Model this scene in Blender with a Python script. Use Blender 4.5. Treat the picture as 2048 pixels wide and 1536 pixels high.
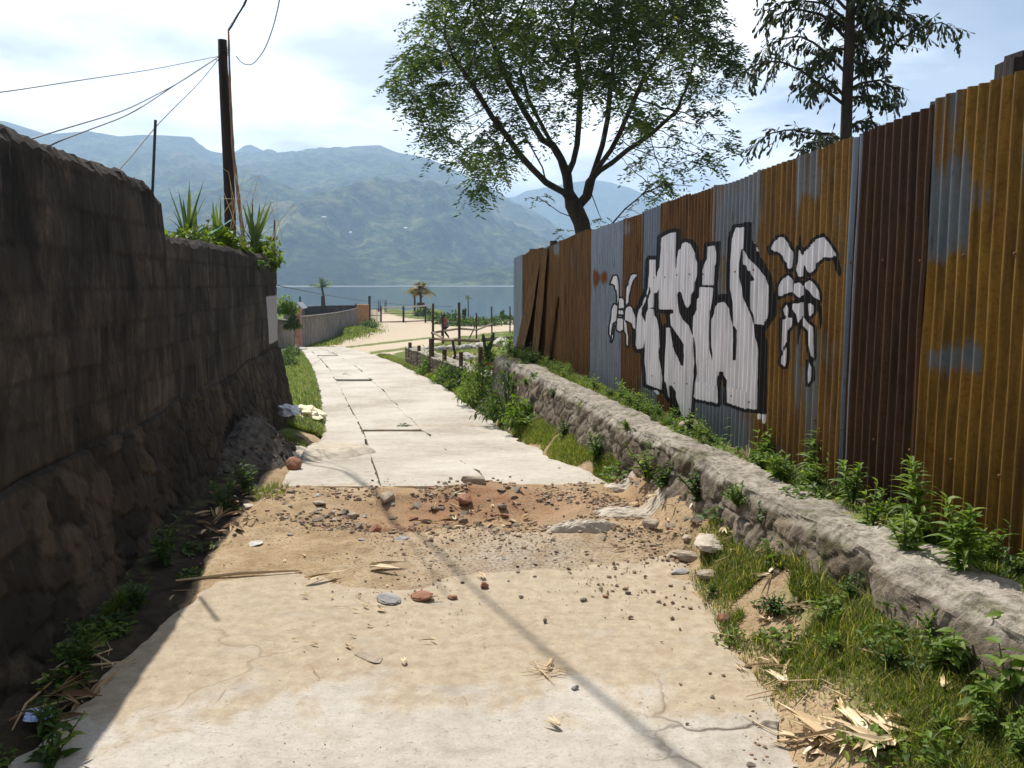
import bpy, bmesh, math, random
import numpy as np
from mathutils import Vector, Matrix, Euler

for o in list(bpy.data.objects):
    bpy.data.objects.remove(o)
SC = bpy.context.scene
COL = SC.collection
rng = np.random.default_rng(7)
random.seed(7)

# ------------------------------------------------------------------ camera
CAM_H = 1.6
F = 1704.0                      # focal length in photo pixels (2048 wide)
PITCH = math.atan2(203.0, F)
CP, SP = math.cos(PITCH), math.sin(PITCH)
cd = bpy.data.cameras.new('camera')
cam = bpy.data.objects.new('camera', cd)
COL.objects.link(cam)
cam.location = (0, 0, CAM_H)
cam.rotation_euler = (math.radians(90) - PITCH, 0, 0)
cd.sensor_width = 36
cd.lens = F / 2048 * 36
cd.clip_start = 0.05
cd.clip_end = 30000
SC.camera = cam

# ------------------------------------------------------------------ light
SUN_AZ, SUN_EL = math.radians(-27), math.radians(53)
sund = Vector((math.sin(SUN_AZ) * math.cos(SUN_EL), math.cos(SUN_AZ) * math.cos(SUN_EL), math.sin(SUN_EL)))
ld = bpy.data.lights.new('sun', 'SUN')
ld.energy = 5.0
ld.angle = math.radians(0.55)
ld.color = (1.0, 0.955, 0.88)
sun = bpy.data.objects.new('sun', ld)
COL.objects.link(sun)
sun.rotation_euler = sund.to_track_quat('Z', 'Y').to_euler()

world = bpy.data.worlds.new("World")
SC.world = world
world.use_nodes = True
wt = world.node_tree
wt.nodes.clear()
def wn(t, **kw):
    n = wt.nodes.new(t)
    for k, v in kw.items():
        setattr(n, k, v)
    return n
def wm(op, a, b=None, clamp=False):
    n = wt.nodes.new('ShaderNodeMath'); n.operation = op; n.use_clamp = clamp
    for i, v in enumerate((a, b)):
        if v is None: continue
        if isinstance(v, (int, float)): n.inputs[i].default_value = v
        else: wt.links.new(v, n.inputs[i])
    return n.outputs[0]
sky = wn('ShaderNodeTexSky')
sky.sky_type = 'NISHITA'
sky.sun_disc = False
sky.sun_elevation = SUN_EL
sky.sun_rotation = SUN_AZ
sky.altitude = 800
sky.air_density = 1.0
sky.dust_density = 1.2
sky.ozone_density = 1.5
tc = wn('ShaderNodeTexCoord')
sep = wn('ShaderNodeSeparateXYZ')
wt.links.new(tc.outputs['Generated'], sep.inputs[0])
den = wm('ADD', wm('MAXIMUM', sep.outputs['Z'], 0.0), 0.16)
px_ = wm('DIVIDE', sep.outputs['X'], den)
py_ = wm('DIVIDE', sep.outputs['Y'], den)
comb = wn('ShaderNodeCombineXYZ')
wt.links.new(px_, comb.inputs[0]); wt.links.new(py_, comb.inputs[1])
nz = wn('ShaderNodeTexNoise'); nz.inputs['Scale'].default_value = 0.95; nz.inputs['Detail'].default_value = 9; nz.inputs['Roughness'].default_value = 0.55
nz.inputs['Distortion'].default_value = 0.5
mp = wn('ShaderNodeMapping'); mp.inputs['Location'].default_value = (3.1, 1.7, 0.4)
wt.links.new(comb.outputs[0], mp.inputs[0]); wt.links.new(mp.outputs[0], nz.inputs['Vector'])
# more cloud towards the bright western side and low down, thinner overhead and to the east
bias = wm('MULTIPLY', sep.outputs['X'], -0.30)
bias = wm('ADD', bias, wm('MULTIPLY', wm('SUBTRACT', 0.30, sep.outputs['Z']), 0.30))
bias = wm('ADD', bias, wm('MULTIPLY', wm('SUBTRACT', sep.outputs['Y'], 0.62), 0.30))
cv = wm('ADD', nz.outputs['Fac'], bias)
ramp = wn('ShaderNodeValToRGB')
ramp.color_ramp.elements[0].position = 0.43; ramp.color_ramp.elements[0].color = (0.26, 0.26, 0.26, 1)
ramp.color_ramp.elements[1].position = 0.60; ramp.color_ramp.elements[1].color = (1, 1, 1, 1)
wt.links.new(cv, ramp.inputs[0])
nz2 = wn('ShaderNodeTexNoise'); nz2.inputs['Scale'].default_value = 1.6; nz2.inputs['Detail'].default_value = 6
wt.links.new(mp.outputs[0], nz2.inputs['Vector'])
cr2 = wn('ShaderNodeValToRGB')
cr2.color_ramp.elements[0].position = 0.38; cr2.color_ramp.elements[0].color = (14.2, 14.9, 17.2, 1)
cr2.color_ramp.elements[1].position = 0.60; cr2.color_ramp.elements[1].color = (30, 30, 30, 1)
wt.links.new(nz2.outputs['Fac'], cr2.inputs[0])
mx = wn('ShaderNodeMix', data_type='RGBA')
wt.links.new(ramp.outputs[0], mx.inputs['Factor'])
wt.links.new(sky.outputs[0], mx.inputs['A']); wt.links.new(cr2.outputs[0], mx.inputs['B'])
bg = wn('ShaderNodeBackground'); bg.inputs['Strength'].default_value = 0.05
wt.links.new(mx.outputs['Result'], bg.inputs['Color'])
wo = wn('ShaderNodeOutputWorld'); wt.links.new(bg.outputs[0], wo.inputs['Surface'])

SC.view_settings.view_transform = 'Standard'
SC.view_settings.look = 'None'
SC.view_settings.exposure = 0.47
SC.view_settings.gamma = 1
SC.render.engine = 'CYCLES'
SC.cycles.use_denoising = True
SC.cycles.volume_bounces = 1
SC.cycles.max_bounces = 6

# ------------------------------------------------------------------ helpers
def tag(o, label=None, cat=None, group=None, kind=None):
    if label: o['label'] = label
    if cat: o['category'] = cat
    if group: o['group'] = group
    if kind: o['kind'] = kind
    return o
def empty(name, loc, label, cat, group=None, rz=0):
    o = bpy.data.objects.new(name, None)
    COL.objects.link(o)
    o.location = loc; o.rotation_euler = (0, 0, rz)
    o.empty_display_size = .1
    return tag(o, label, cat, group)
def mk(name, V, Fc, mat, parent=None, smooth=False, attrs=None, loc=None):
    me = bpy.data.meshes.new(name)
    V = np.asarray(V, dtype=float).reshape(-1, 3)
    if isinstance(Fc, np.ndarray):
        Fc = Fc.tolist()
    me.from_pydata(V.tolist(), [], Fc)
    if smooth:
        me.polygons.foreach_set('use_smooth', np.ones(len(me.polygons), dtype=bool))
    if attrs:
        for k, v in attrs.items():
            a = me.attributes.new(k, 'FLOAT', 'POINT')
            a.data.foreach_set('value', np.asarray(v, dtype=np.float32).ravel())
    me.update()
    if mat: me.materials.append(mat)
    o = bpy.data.objects.new(name, me)
    COL.objects.link(o)
    if parent is not None: o.parent = parent
    if loc is not None: o.location = loc
    return o
def copy_tree(o, parent=None):
    c = o.copy(); COL.objects.link(c)
    if parent is not None:
        c.parent = parent; c.matrix_parent_inverse = Matrix()
    for ch in list(o.children): copy_tree(ch, c)
    return c
class MB:
    def __init__(s): s.v = []; s.f = []; s.t = []; s.n = 0
    def add(s, V, Fc, t=0.5):
        V = np.asarray(V, float).reshape(-1, 3)
        s.v.append(V)
        s.f += [[i + s.n for i in f] for f in Fc]
        s.t.append(np.full(len(V), t) if np.isscalar(t) else np.asarray(t, float))
        s.n += len(V)
    def box(s, c, d, rz=0, t=.5, tilt=None):
        x, y, z = [q / 2 for q in d]
        V = np.array([(-x, -y, -z), (x, -y, -z), (x, y, -z), (-x, y, -z), (-x, -y, z), (x, -y, z), (x, y, z), (-x, y, z)])
        R = np.array(Euler(tilt if tilt else (0, 0, rz)).to_matrix())
        s.add(V @ R.T + np.array(c), [(0, 3, 2, 1), (4, 5, 6, 7), (0, 1, 5, 4), (1, 2, 6, 5), (2, 3, 7, 6), (3, 0, 4, 7)], t)
    def tube(s, P, R, n=6, t=.5, cap=True):
        P = np.asarray(P, float); m = len(P)
        R = np.full(m, R) if np.isscalar(R) else np.asarray(R, float)
        T = np.gradient(P, axis=0); T /= np.linalg.norm(T, axis=1)[:, None] + 1e-9
        ref = np.array([0, 0, 1.0]) if abs(T[0, 2]) < .9 else np.array([1.0, 0, 0])
        V = []
        for i in range(m):
            a = np.cross(T[i], ref); a /= np.linalg.norm(a) + 1e-9
            b = np.cross(T[i], a)
            ref = np.cross(a, T[i]) if False else ref
            for k in range(n):
                w = 2 * math.pi * k / n
                V.append(P[i] + R[i] * (a * math.cos(w) + b * math.sin(w)))
        Fc = []
        for i in range(m - 1):
            for k in range(n):
                Fc.append((i * n + k, i * n + (k + 1) % n, (i + 1) * n + (k + 1) % n, (i + 1) * n + k))
        if cap:
            Fc.append(tuple(range(n - 1, -1, -1))); Fc.append(tuple((m - 1) * n + k for k in range(n)))
        s.add(V, Fc, t)
    def build(s, name, mat, parent=None, smooth=False, loc=None):
        V = np.concatenate(s.v) if s.v else np.zeros((0, 3))
        return mk(name, V, s.f, mat, parent, smooth, {'tint': np.concatenate(s.t)} if s.t else None, loc)

# ---- numpy noise
def _h(ix, iy, iz, seed):
    n = (ix * 374761393 + iy * 668265263 + iz * 2147483647 + seed * 1274126177) & 0xFFFFFFFF
    n = ((n ^ (n >> 13)) * 1274126177) & 0xFFFFFFFF
    n = n ^ (n >> 16)
    return (n & 0xFFFFFF) / float(0xFFFFFF)
def vnoise(x, y, z=0.0, seed=0):
    x, y, z = np.broadcast_arrays(np.asarray(x, float), np.asarray(y, float), np.asarray(z, float))
    ix, iy, iz = np.floor(x).astype(np.int64), np.floor(y).astype(np.int64), np.floor(z).astype(np.int64)
    fx, fy, fz = x - ix, y - iy, z - iz
    fx, fy, fz = [q * q * (3 - 2 * q) for q in (fx, fy, fz)]
    r = 0
    for dx in (0, 1):
        for dy in (0, 1):
            for dz in (0, 1):
                w = (fx if dx else 1 - fx) * (fy if dy else 1 - fy) * (fz if dz else 1 - fz)
                r = r + w * _h(ix + dx, iy + dy, iz + dz, seed)
    return r * 2 - 1
def fbm(x, y, z=0.0, oct=4, seed=0, gain=.5):
    r = 0; a = 1; s = 0
    for i in range(oct):
        r = r + a * vnoise(np.asarray(x) * 2 ** i, np.asarray(y) * 2 ** i, np.asarray(z) * 2 ** i, seed + i * 17)
        s += a; a *= gain
    return r / s
def vor(x, y, seed=0, jit=.8):
    """F1, F2 and a random number per cell"""
    x = np.asarray(x, float); y = np.asarray(y, float)
    ix, iy = np.floor(x).astype(np.int64), np.floor(y).astype(np.int64)
    f1 = np.full(x.shape, 9.0); f2 = np.full(x.shape, 9.0); idv = np.zeros(x.shape)
    for dx in (-1, 0, 1):
        for dy in (-1, 0, 1):
            cx, cy = ix + dx, iy + dy
            px = cx + .5 + jit * (_h(cx, cy, 0 * cx, seed) - .5); py = cy + .5 + jit * (_h(cx, cy, 0 * cx + 1, seed) - .5)
            d = np.hypot(x - px, y - py)
            m = d < f1
            f2 = np.where(m, f1, np.minimum(f2, d)); idv = np.where(m, _h(cx, cy, 0 * cx + 2, seed), idv); f1 = np.where(m, d, f1)
    return f1, f2, idv
def sm(t, a=0.0, b=1.0):
    t = np.clip((np.asarray(t, float) - a) / (b - a), 0, 1)
    return t * t * (3 - 2 * t)
def itp(x, pts):
    xs, ys = zip(*pts)
    return np.interp(x, xs, ys)

# ---- the pixel grid of the photograph as directions from where it was taken
def ray(px, py):
    a = (px - 1024) / F; b = (768 - py) / F
    return np.array((a, CP + b * SP, -SP + b * CP))
def at(px, py, Y):
    d = ray(px, py)
    return np.array((0, 0, CAM_H)) + d * (Y / d[1])

# ------------------------------------------------------------------ terrain functions
WS, WX = -.133, -1.62          # block wall: x = WX + WS*y   (upper face)
def xwall(y): return WX + WS * np.asarray(y, float)
FS, FX = -.157, 2.5            # sheet fence
def xfence(y): return FX + FS * np.asarray(y, float)
LX = 2.0                       # ledge outer face
def xledge(y): return LX + FS * np.asarray(y, float)
def zledge(y): return .50 - .010 * (np.asarray(y, float) - 3)
WALL_END, LEDGE_END, FENCE_END = 11.5, 14.6, 15.6
ZR = [(-40, .05), (0, 0), (6.2, 0), (7.2, -.03), (9, -.2), (11.5, -.42), (15, -.54), (20, -.68), (28, -.83), (35, -1.05), (42, -1.4), (50, -1.62), (60, -1.68), (80, -1.78), (92, -1.9), (104, -2.0)]
EL = [(-40, -1.6), (0, -1.6), (4, -1.62), (6.6, -1.85), (9, -2.15), (11.5, -2.52), (17.4, -3.97), (22.6, -5.25), (31.5, -7.75), (36, -9.2), (60, -14)]
ER = [(-40, .9), (2.66, .9), (4.3, 1.0), (5.5, .9), (6.6, .77), (8.4, .37), (11.4, -.09), (14, -.61), (18.7, -1.58), (24.4, -3.2), (30, -5.1), (35, -6.86), (60, -12)]
def zr(y): return itp(y, ZR)
def el(y): return itp(y, EL)
def er(y): return itp(y, ER)
PA, PB = np.array((-.55, 16.2)), np.array((-3.07, 24.7))
pdv = (PB - PA) / np.linalg.norm(PB - PA)
def pright(x, y): return (np.asarray(x) - PA[0]) * pdv[1] - (np.asarray(y) - PA[1]) * pdv[0]
def lawnz(y): return itp(y, [(13, .1), (15, -.12), (16.5, -.25), (25, -.33), (29, -.55), (36, -.85), (42, -1.2), (50, -1.6), (60, -1.68), (200, -1.8)])
LAKE_Z = -2.5
def shore(x): return 108 - 28 * sm(x, -9.5, -5.0) + 1.5 * vnoise(np.asarray(x) * .3, 0 * np.asarray(x) + 3)
def gz(x, y, fine=True):
    x = np.asarray(x, float); y = np.asarray(y, float)
    b = zr(y)
    L, R = el(y), er(y)
    # right verge
    xe = np.maximum(xledge(y), R + .25)
    rise = itp(y, [(0, .34), (2.9, .33), (3.6, .28), (4.5, .25), (5, .23), (7, .20), (10, .27), (14, .30), (20, .12), (30, .05), (40, 0)])
    z = b + rise * sm((x - R) / (xe - R))
    rl = itp(y, [(0, .03), (6, .06), (9, .13), (11.5, .2), (17, .1), (30, .03), (40, 0)])
    z = z + rl * sm((L - x) / .7)
    d = pright(x, y)
    w = itp(y, [(14.6, .35), (25, .35), (27, 1.2), (32, 3), (45, 6)])
    m = sm(d / w) * sm(y, 14.2, 15.6)
    z = z * (1 - m) + np.maximum(lawnz(y), z - .3) * m
    # the far grassy bank under the long low wall
    z = z + .35 * np.exp(-((y - 52) / 12) ** 2) * sm(-x, 7.5, 10.5)
    # shore
    s = y - shore(x)
    z = z - np.clip(s + 1, 0, 40) * .14 * sm(s, -2, 4)
    if fine:
        far = 1 / (1 + np.maximum(y, 0) * .02)
        z = z + .018 * fbm(x * 1.1, y * 1.1, 0, 3, 5) * sm(np.abs(x - (L + R) / 2) / ((R - L) / 2), .8, 1.05) * far
    return z
def gp(px, py):
    d = ray(px, py)
    t = np.concatenate([np.linspace(1.5, 12, 900), np.linspace(12, 40, 900), np.linspace(40, 220, 900)])
    P = np.array((0, 0, CAM_H)) + t[:, None] * d
    below = P[:, 2] < gz(P[:, 0], P[:, 1], False)
    i = int(np.argmax(below)) if below.any() else len(t) - 1
    return P[i]

# ------------------------------------------------------------------ materials
class NT:
    def __init__(s, name):
        s.m = bpy.data.materials.new(name); s.m.use_nodes = True
        s.t = s.m.node_tree; s.t.nodes.clear()
        s.out = s.t.nodes.new('ShaderNodeOutputMaterial')
    def n(s, ty, **kw):
        q = s.t.nodes.new(ty)
        for k, v in kw.items(): setattr(q, k, v)
        return q
    def lk(s, a, b): s.t.links.new(a, b)
    def put(s, inp, v):
        if isinstance(v, bpy.types.NodeSocket): s.lk(v, inp)
        elif isinstance(v, (tuple, list)) and inp.type == 'RGBA': inp.default_value = (*v[:3], 1)
        else: inp.default_value = v
    def obj(s):
        return s.n('ShaderNodeTexCoord').outputs['Object']
    def mapv(s, v, scale=(1, 1, 1), loc=(0, 0, 0)):
        q = s.n('ShaderNodeMapping'); s.lk(v, q.inputs[0]); q.inputs['Scale'].default_value = scale; q.inputs['Location'].default_value = loc
        return q.outputs[0]
    def noise(s, v, scale, detail=5, rough=.55, dist=0):
        q = s.n('ShaderNodeTexNoise'); s.lk(v, q.inputs['Vector'])
        q.inputs['Scale'].default_value = scale; q.inputs['Detail'].default_value = detail; q.inputs['Roughness'].default_value = rough; q.inputs['Distortion'].default_value = dist
        return q.outputs['Fac']
    def voro(s, v, scale, feat='F1'):
        q = s.n('ShaderNodeTexVoronoi'); q.feature = feat; s.lk(v, q.inputs['Vector']); q.inputs['Scale'].default_value = scale
        return q.outputs['Distance']
    def ramp(s, f, stops):
        q = s.n('ShaderNodeValToRGB'); cr = q.color_ramp
        while len(cr.elements) < len(stops): cr.elements.new(.5)
        for e, (p, c) in zip(cr.elements, stops):
            e.position = p; e.color = (*c, 1) if isinstance(c, (tuple, list)) else (c, c, c, 1)
        s.lk(f, q.inputs[0])
        return q.outputs[0]
    def mix(s, f, a, b, mode='MIX'):
        q = s.n('ShaderNodeMix', data_type='RGBA'); q.blend_type = mode
        s.put(q.inputs['Factor'], f); s.put(q.inputs['A'], a); s.put(q.inputs['B'], b)
        return q.outputs['Result']
    def math(s, op, a, b=None, clamp=False):
        q = s.n('ShaderNodeMath'); q.operation = op; q.use_clamp = clamp
        s.put(q.inputs[0], a)
        if b is not None: s.put(q.inputs[1], b)
        return q.outputs[0]
    def attr(s, name):
        q = s.n('ShaderNodeAttribute'); q.attribute_name = name
        return q.outputs['Fac']
    def bump(s, h, strength=.5, dist=.02):
        q = s.n('ShaderNodeBump'); q.inputs['Strength'].default_value = strength; q.inputs['Distance'].default_value = dist
        s.lk(h, q.inputs['Height'])
        return q.outputs[0]
    def pbr(s, col, rough=.8, normal=None, spec=.3, metal=0.0):
        q = s.n('ShaderNodeBsdfPrincipled')
        s.put(q.inputs['Base Color'], col); s.put(q.inputs['Roughness'], rough)
        s.put(q.inputs['Specular IOR Level'], spec); s.put(q.inputs['Metallic'], metal)
        if normal is not None: s.lk(normal, q.inputs['Normal'])
        return q.outputs[0]
    def done(s, sh):
        s.lk(sh, s.out.inputs['Surface']); return s.m

def plain(name, c1, c2, scale=8, rough=.8, bump=.3, bd=.01, stretch=(1, 1, 1), spec=.25, c3=None):
    m = NT(name); v = m.mapv(m.obj(), stretch)
    f = m.noise(v, scale, 6, .6)
    col = m.ramp(f, [(.32, c1), (.68, c2)] if c3 is None else [(.3, c1), (.5, c2), (.7, c3)])
    h = m.noise(v, scale * 3.1, 5, .6)
    return m.done(m.pbr(col, rough, m.bump(h, bump, bd), spec))
def leafmat(name, stops, trans=.35, rough=.55, spec=.35):
    m = NT(name)
    t = m.attr('tint')
    col = m.ramp(t, stops)
    p = m.pbr(col, rough, None, spec)
    tr = m.n('ShaderNodeBsdfTranslucent')
    m.lk(m.mix(.5, col, (.35, .42, .04), 'MIX'), tr.inputs['Color']) if False else m.lk(m.mix(1.0, col, (1.25, 1.3, .55), 'MULTIPLY'), tr.inputs['Color'])
    q = m.n('ShaderNodeMixShader'); q.inputs[0].default_value = trans
    m.lk(p, q.inputs[1]); m.lk(tr.outputs[0], q.inputs[2])
    return m.done(q.outputs[0])

def ground_mat():
    m = NT('ground'); v = m.obj()
    g = m.attr('grass'); sand = m.attr('sand'); red = m.attr('red'); gv = m.attr('gravel')
    n1 = m.noise(v, 1.3, 6, .6); n2 = m.noise(v, 9, 6, .65); n3 = m.noise(v, 60, 4, .6)
    soil = m.ramp(m.math('ADD', m.math('MULTIPLY', n1, .5), m.math('MULTIPLY', n2, .5)), [(.34, (.23, .15, .082)), (.5, (.37, .265, .155)), (.66, (.48, .37, .235))])
    soil = m.mix(sand, soil, m.ramp(n2, [(.3, (.42, .34, .24)), (.7, (.56, .47, .35))]))
    soil = m.mix(m.math('MULTIPLY', red, m.ramp(n2, [(.35, 0.35), (.6, 1)])), soil, (.30, .155, .085))
    soil = m.mix(m.math('MULTIPLY', gv, m.ramp(n2, [(.35, 0.3), (.55, .9)])), soil, m.ramp(n3, [(.35, (.27, .225, .175)), (.65, (.46, .39, .31))]))
    soil = m.mix(m.ramp(n3, [(.34, .55), (.48, 0)]), soil, (.12, .085, .05))
    soil = m.mix(m.ramp(m.math('ADD', m.attr('shade_soil'), m.math('MULTIPLY', m.math('SUBTRACT', n2, .5), .5)), [(.4, 0), (.6, 1)]), soil, m.ramp(n2, [(.35, (.025, .02, .014)), (.65, (.07, .052, .035))]))  # dark soil at the wall foot, with shade worked into its colour
    gr = m.ramp(m.math('ADD', m.math('MULTIPLY', n2, .5), m.math('MULTIPLY', n3, .5)), [(.36, (.045, .07, .016)), (.52, (.11, .145, .032)), (.68, (.20, .21, .06))])
    gm = m.ramp(m.math('ADD', g, m.math('MULTIPLY', m.math('SUBTRACT', n2, .5), .9)), [(.36, 0), (.62, 1)])
    col = m.mix(gm, soil, gr)
    h = m.math('ADD', m.math('MULTIPLY', n2, .6), m.math('MULTIPLY', n3, .5))
    return m.done(m.pbr(col, .95, m.bump(h, .7, .03), .1))
def concrete_mat():
    m = NT('worn_concrete'); v = m.obj()
    n1 = m.noise(v, .9, 6, .6); n2 = m.noise(v, 14, 6, .7); n3 = m.noise(v, 90, 3, .6); n4 = m.noise(v, 4, 5, .6, .6)
    col = m.ramp(m.math('ADD', m.math('MULTIPLY', n1, .6), m.math('MULTIPLY', n2, .4)), [(.38, (.33, .285, .23)), (.5, (.455, .41, .345)), (.62, (.54, .495, .43))])
    d = m.attr('dust')
    dm = m.ramp(m.math('ADD', d, m.math('MULTIPLY', m.math('SUBTRACT', n4, .5), 1.3)), [(.40, 0), (.62, 1)])
    col = m.mix(m.math('MULTIPLY', dm, .85), col, m.ramp(n2, [(.35, (.33, .25, .16)), (.65, (.46, .37, .255))]))
    col = m.mix(m.ramp(n3, [(.36, .35), (.47, 0)]), col, (.26, .225, .18))
    col = m.mix(m.ramp(m.noise(m.mapv(v, (1, 3.5, 1)), 2.2, 6, .7), [(.56, 0), (.70, .5)]), col, (.33, .29, .24))
    pit = m.ramp(m.noise(v, 42, 4, .7), [(.28, .7), (.37, 0)])
    col = m.mix(pit, col, (.20, .16, .11))
    col = m.mix(m.ramp(n4, [(.30, .35), (.42, 0)]), col, (.36, .33, .28))
    # hairline cracks
    cw = m.n('ShaderNodeVectorMath'); cw.operation = 'ADD'; m.lk(v, cw.inputs[0])
    cn = m.n('ShaderNodeTexNoise'); m.lk(v, cn.inputs['Vector']); cn.inputs['Scale'].default_value = 5
    cs = m.n('ShaderNodeVectorMath'); cs.operation = 'SCALE'; m.lk(cn.outputs['Color'], cs.inputs[0]); cs.inputs['Scale'].default_value = .22
    m.lk(cs.outputs[0], cw.inputs[1])
    ck = m.voro(cw.outputs[0], 1.25, 'DISTANCE_TO_EDGE')
    ca = m.attr('crack')
    cm = m.math('MULTIPLY', m.ramp(ck, [(.0, 1), (.012, 0)]), ca)
    col = m.mix(cm, col, (.09, .07, .05))
    h = m.math('ADD', m.math('MULTIPLY', n2, .5), m.math('MULTIPLY', n3, .4))
    h = m.math('SUBTRACT', h, m.math('ADD', m.math('MULTIPLY', pit, .6), cm))
    return m.done(m.pbr(col, .9, m.bump(h, .55, .012), .2))
def wall_mat():
    m = NT('weathered_block'); v = m.obj()
    st = m.mapv(v, (2.2, 2.2, .75))
    n1 = m.noise(st, 2.3, 8, .68, .5); n2 = m.noise(v, 1.7, 7, .65, .4); n3 = m.noise(v, 26, 5, .7)
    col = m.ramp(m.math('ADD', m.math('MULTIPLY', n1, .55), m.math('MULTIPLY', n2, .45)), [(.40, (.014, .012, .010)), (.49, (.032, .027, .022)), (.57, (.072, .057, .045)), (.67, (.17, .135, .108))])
    drip = m.ramp(m.noise(m.mapv(v, (7, 7, .35)), 2.4, 4, .6), [(.62, 0), (.72, .5)])
    col = m.mix(drip, col, (.20, .175, .15))
    col = m.mix(m.ramp(n3, [(.35, .5), (.5, 0)]), col, (.02, .017, .014))
    sa = m.attr('stone'); se = m.attr('seam'); isb = m.attr('isbase')
    sc = m.ramp(sa, [(.1, (.02, .017, .013)), (.45, (.045, .036, .027)), (.75, (.075, .056, .04)), (.97, (.105, .078, .052))])
    sc = m.mix(m.ramp(n1, [(.42, .75), (.58, 0)]), sc, (.032, .027, .022))
    sc = m.mix(m.math('MULTIPLY', se, .6), sc, (.018, .015, .012))
    blk = m.mix(m.math('MULTIPLY', m.math('SUBTRACT', sa, .25, True), .85), col, m.mix(n1, (.05, .042, .035), (.15, .12, .097)))
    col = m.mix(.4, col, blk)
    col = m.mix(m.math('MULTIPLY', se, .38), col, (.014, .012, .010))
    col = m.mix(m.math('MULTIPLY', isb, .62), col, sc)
    wp = m.attr('white')
    wpn = m.ramp(m.math('ADD', wp, m.math('MULTIPLY', m.math('SUBTRACT', m.math('ADD', m.math('MULTIPLY', n3, .6), m.math('MULTIPLY', n1, .4)), .5), 1.5)), [(.42, 0), (.6, .9)])
    col = m.mix(wpn, col, (.42, .405, .40))
    h = m.math('ADD', m.math('MULTIPLY', n1, .4), m.math('MULTIPLY', n3, .6))
    return m.done(m.pbr(col, .95, m.bump(h, .8, .03), .12))
def stone_ledge_mat():
    m = NT('rubble_masonry'); v = m.obj()
    n1 = m.noise(v, 2.3, 6, .6); n2 = m.noise(v, 22, 6, .7)
    sa = m.attr('stone'); se = m.attr('seam'); top = m.attr('top')
    sc = m.ramp(sa, [(.1, (.085, .066, .046)), (.4, (.145, .112, .08)), (.7, (.205, .152, .104)), (.95, (.29, .235, .17))])
    sc = m.mix(m.ramp(n2, [(.38, .6), (.6, 0)]), sc, (.07, .055, .04))
    sc = m.mix(m.math('MULTIPLY', se, .55), sc, (.12, .10, .075))
    plm = m.ramp(n1, [(.44, .8), (.56, 0)]); sc = m.mix(plm, sc, m.ramp(n2, [(.36, (.12, .10, .075)), (.6, (.25, .21, .165))]))
    cc = m.ramp(n2, [(.36, (.19, .162, .128)), (.5, (.36, .318, .26)), (.66, (.49, .44, .37))])
    cc = m.mix(m.ramp(n1, [(.42, 0), (.62, .45)]), cc, (.15, .13, .11))
    col = m.mix(top, sc, cc)
    moss = m.ramp(m.noise(v, 3.2, 6, .7), [(.54, 0), (.64, .7)])
    col = m.mix(moss, col, m.ramp(n2, [(.4, (.055, .06, .018)), (.65, (.12, .12, .04))]))
    return m.done(m.pbr(col, .95, m.bump(m.math('ADD', n2, m.math('MULTIPLY', n1, .4)), .9, .025), .12))
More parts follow.
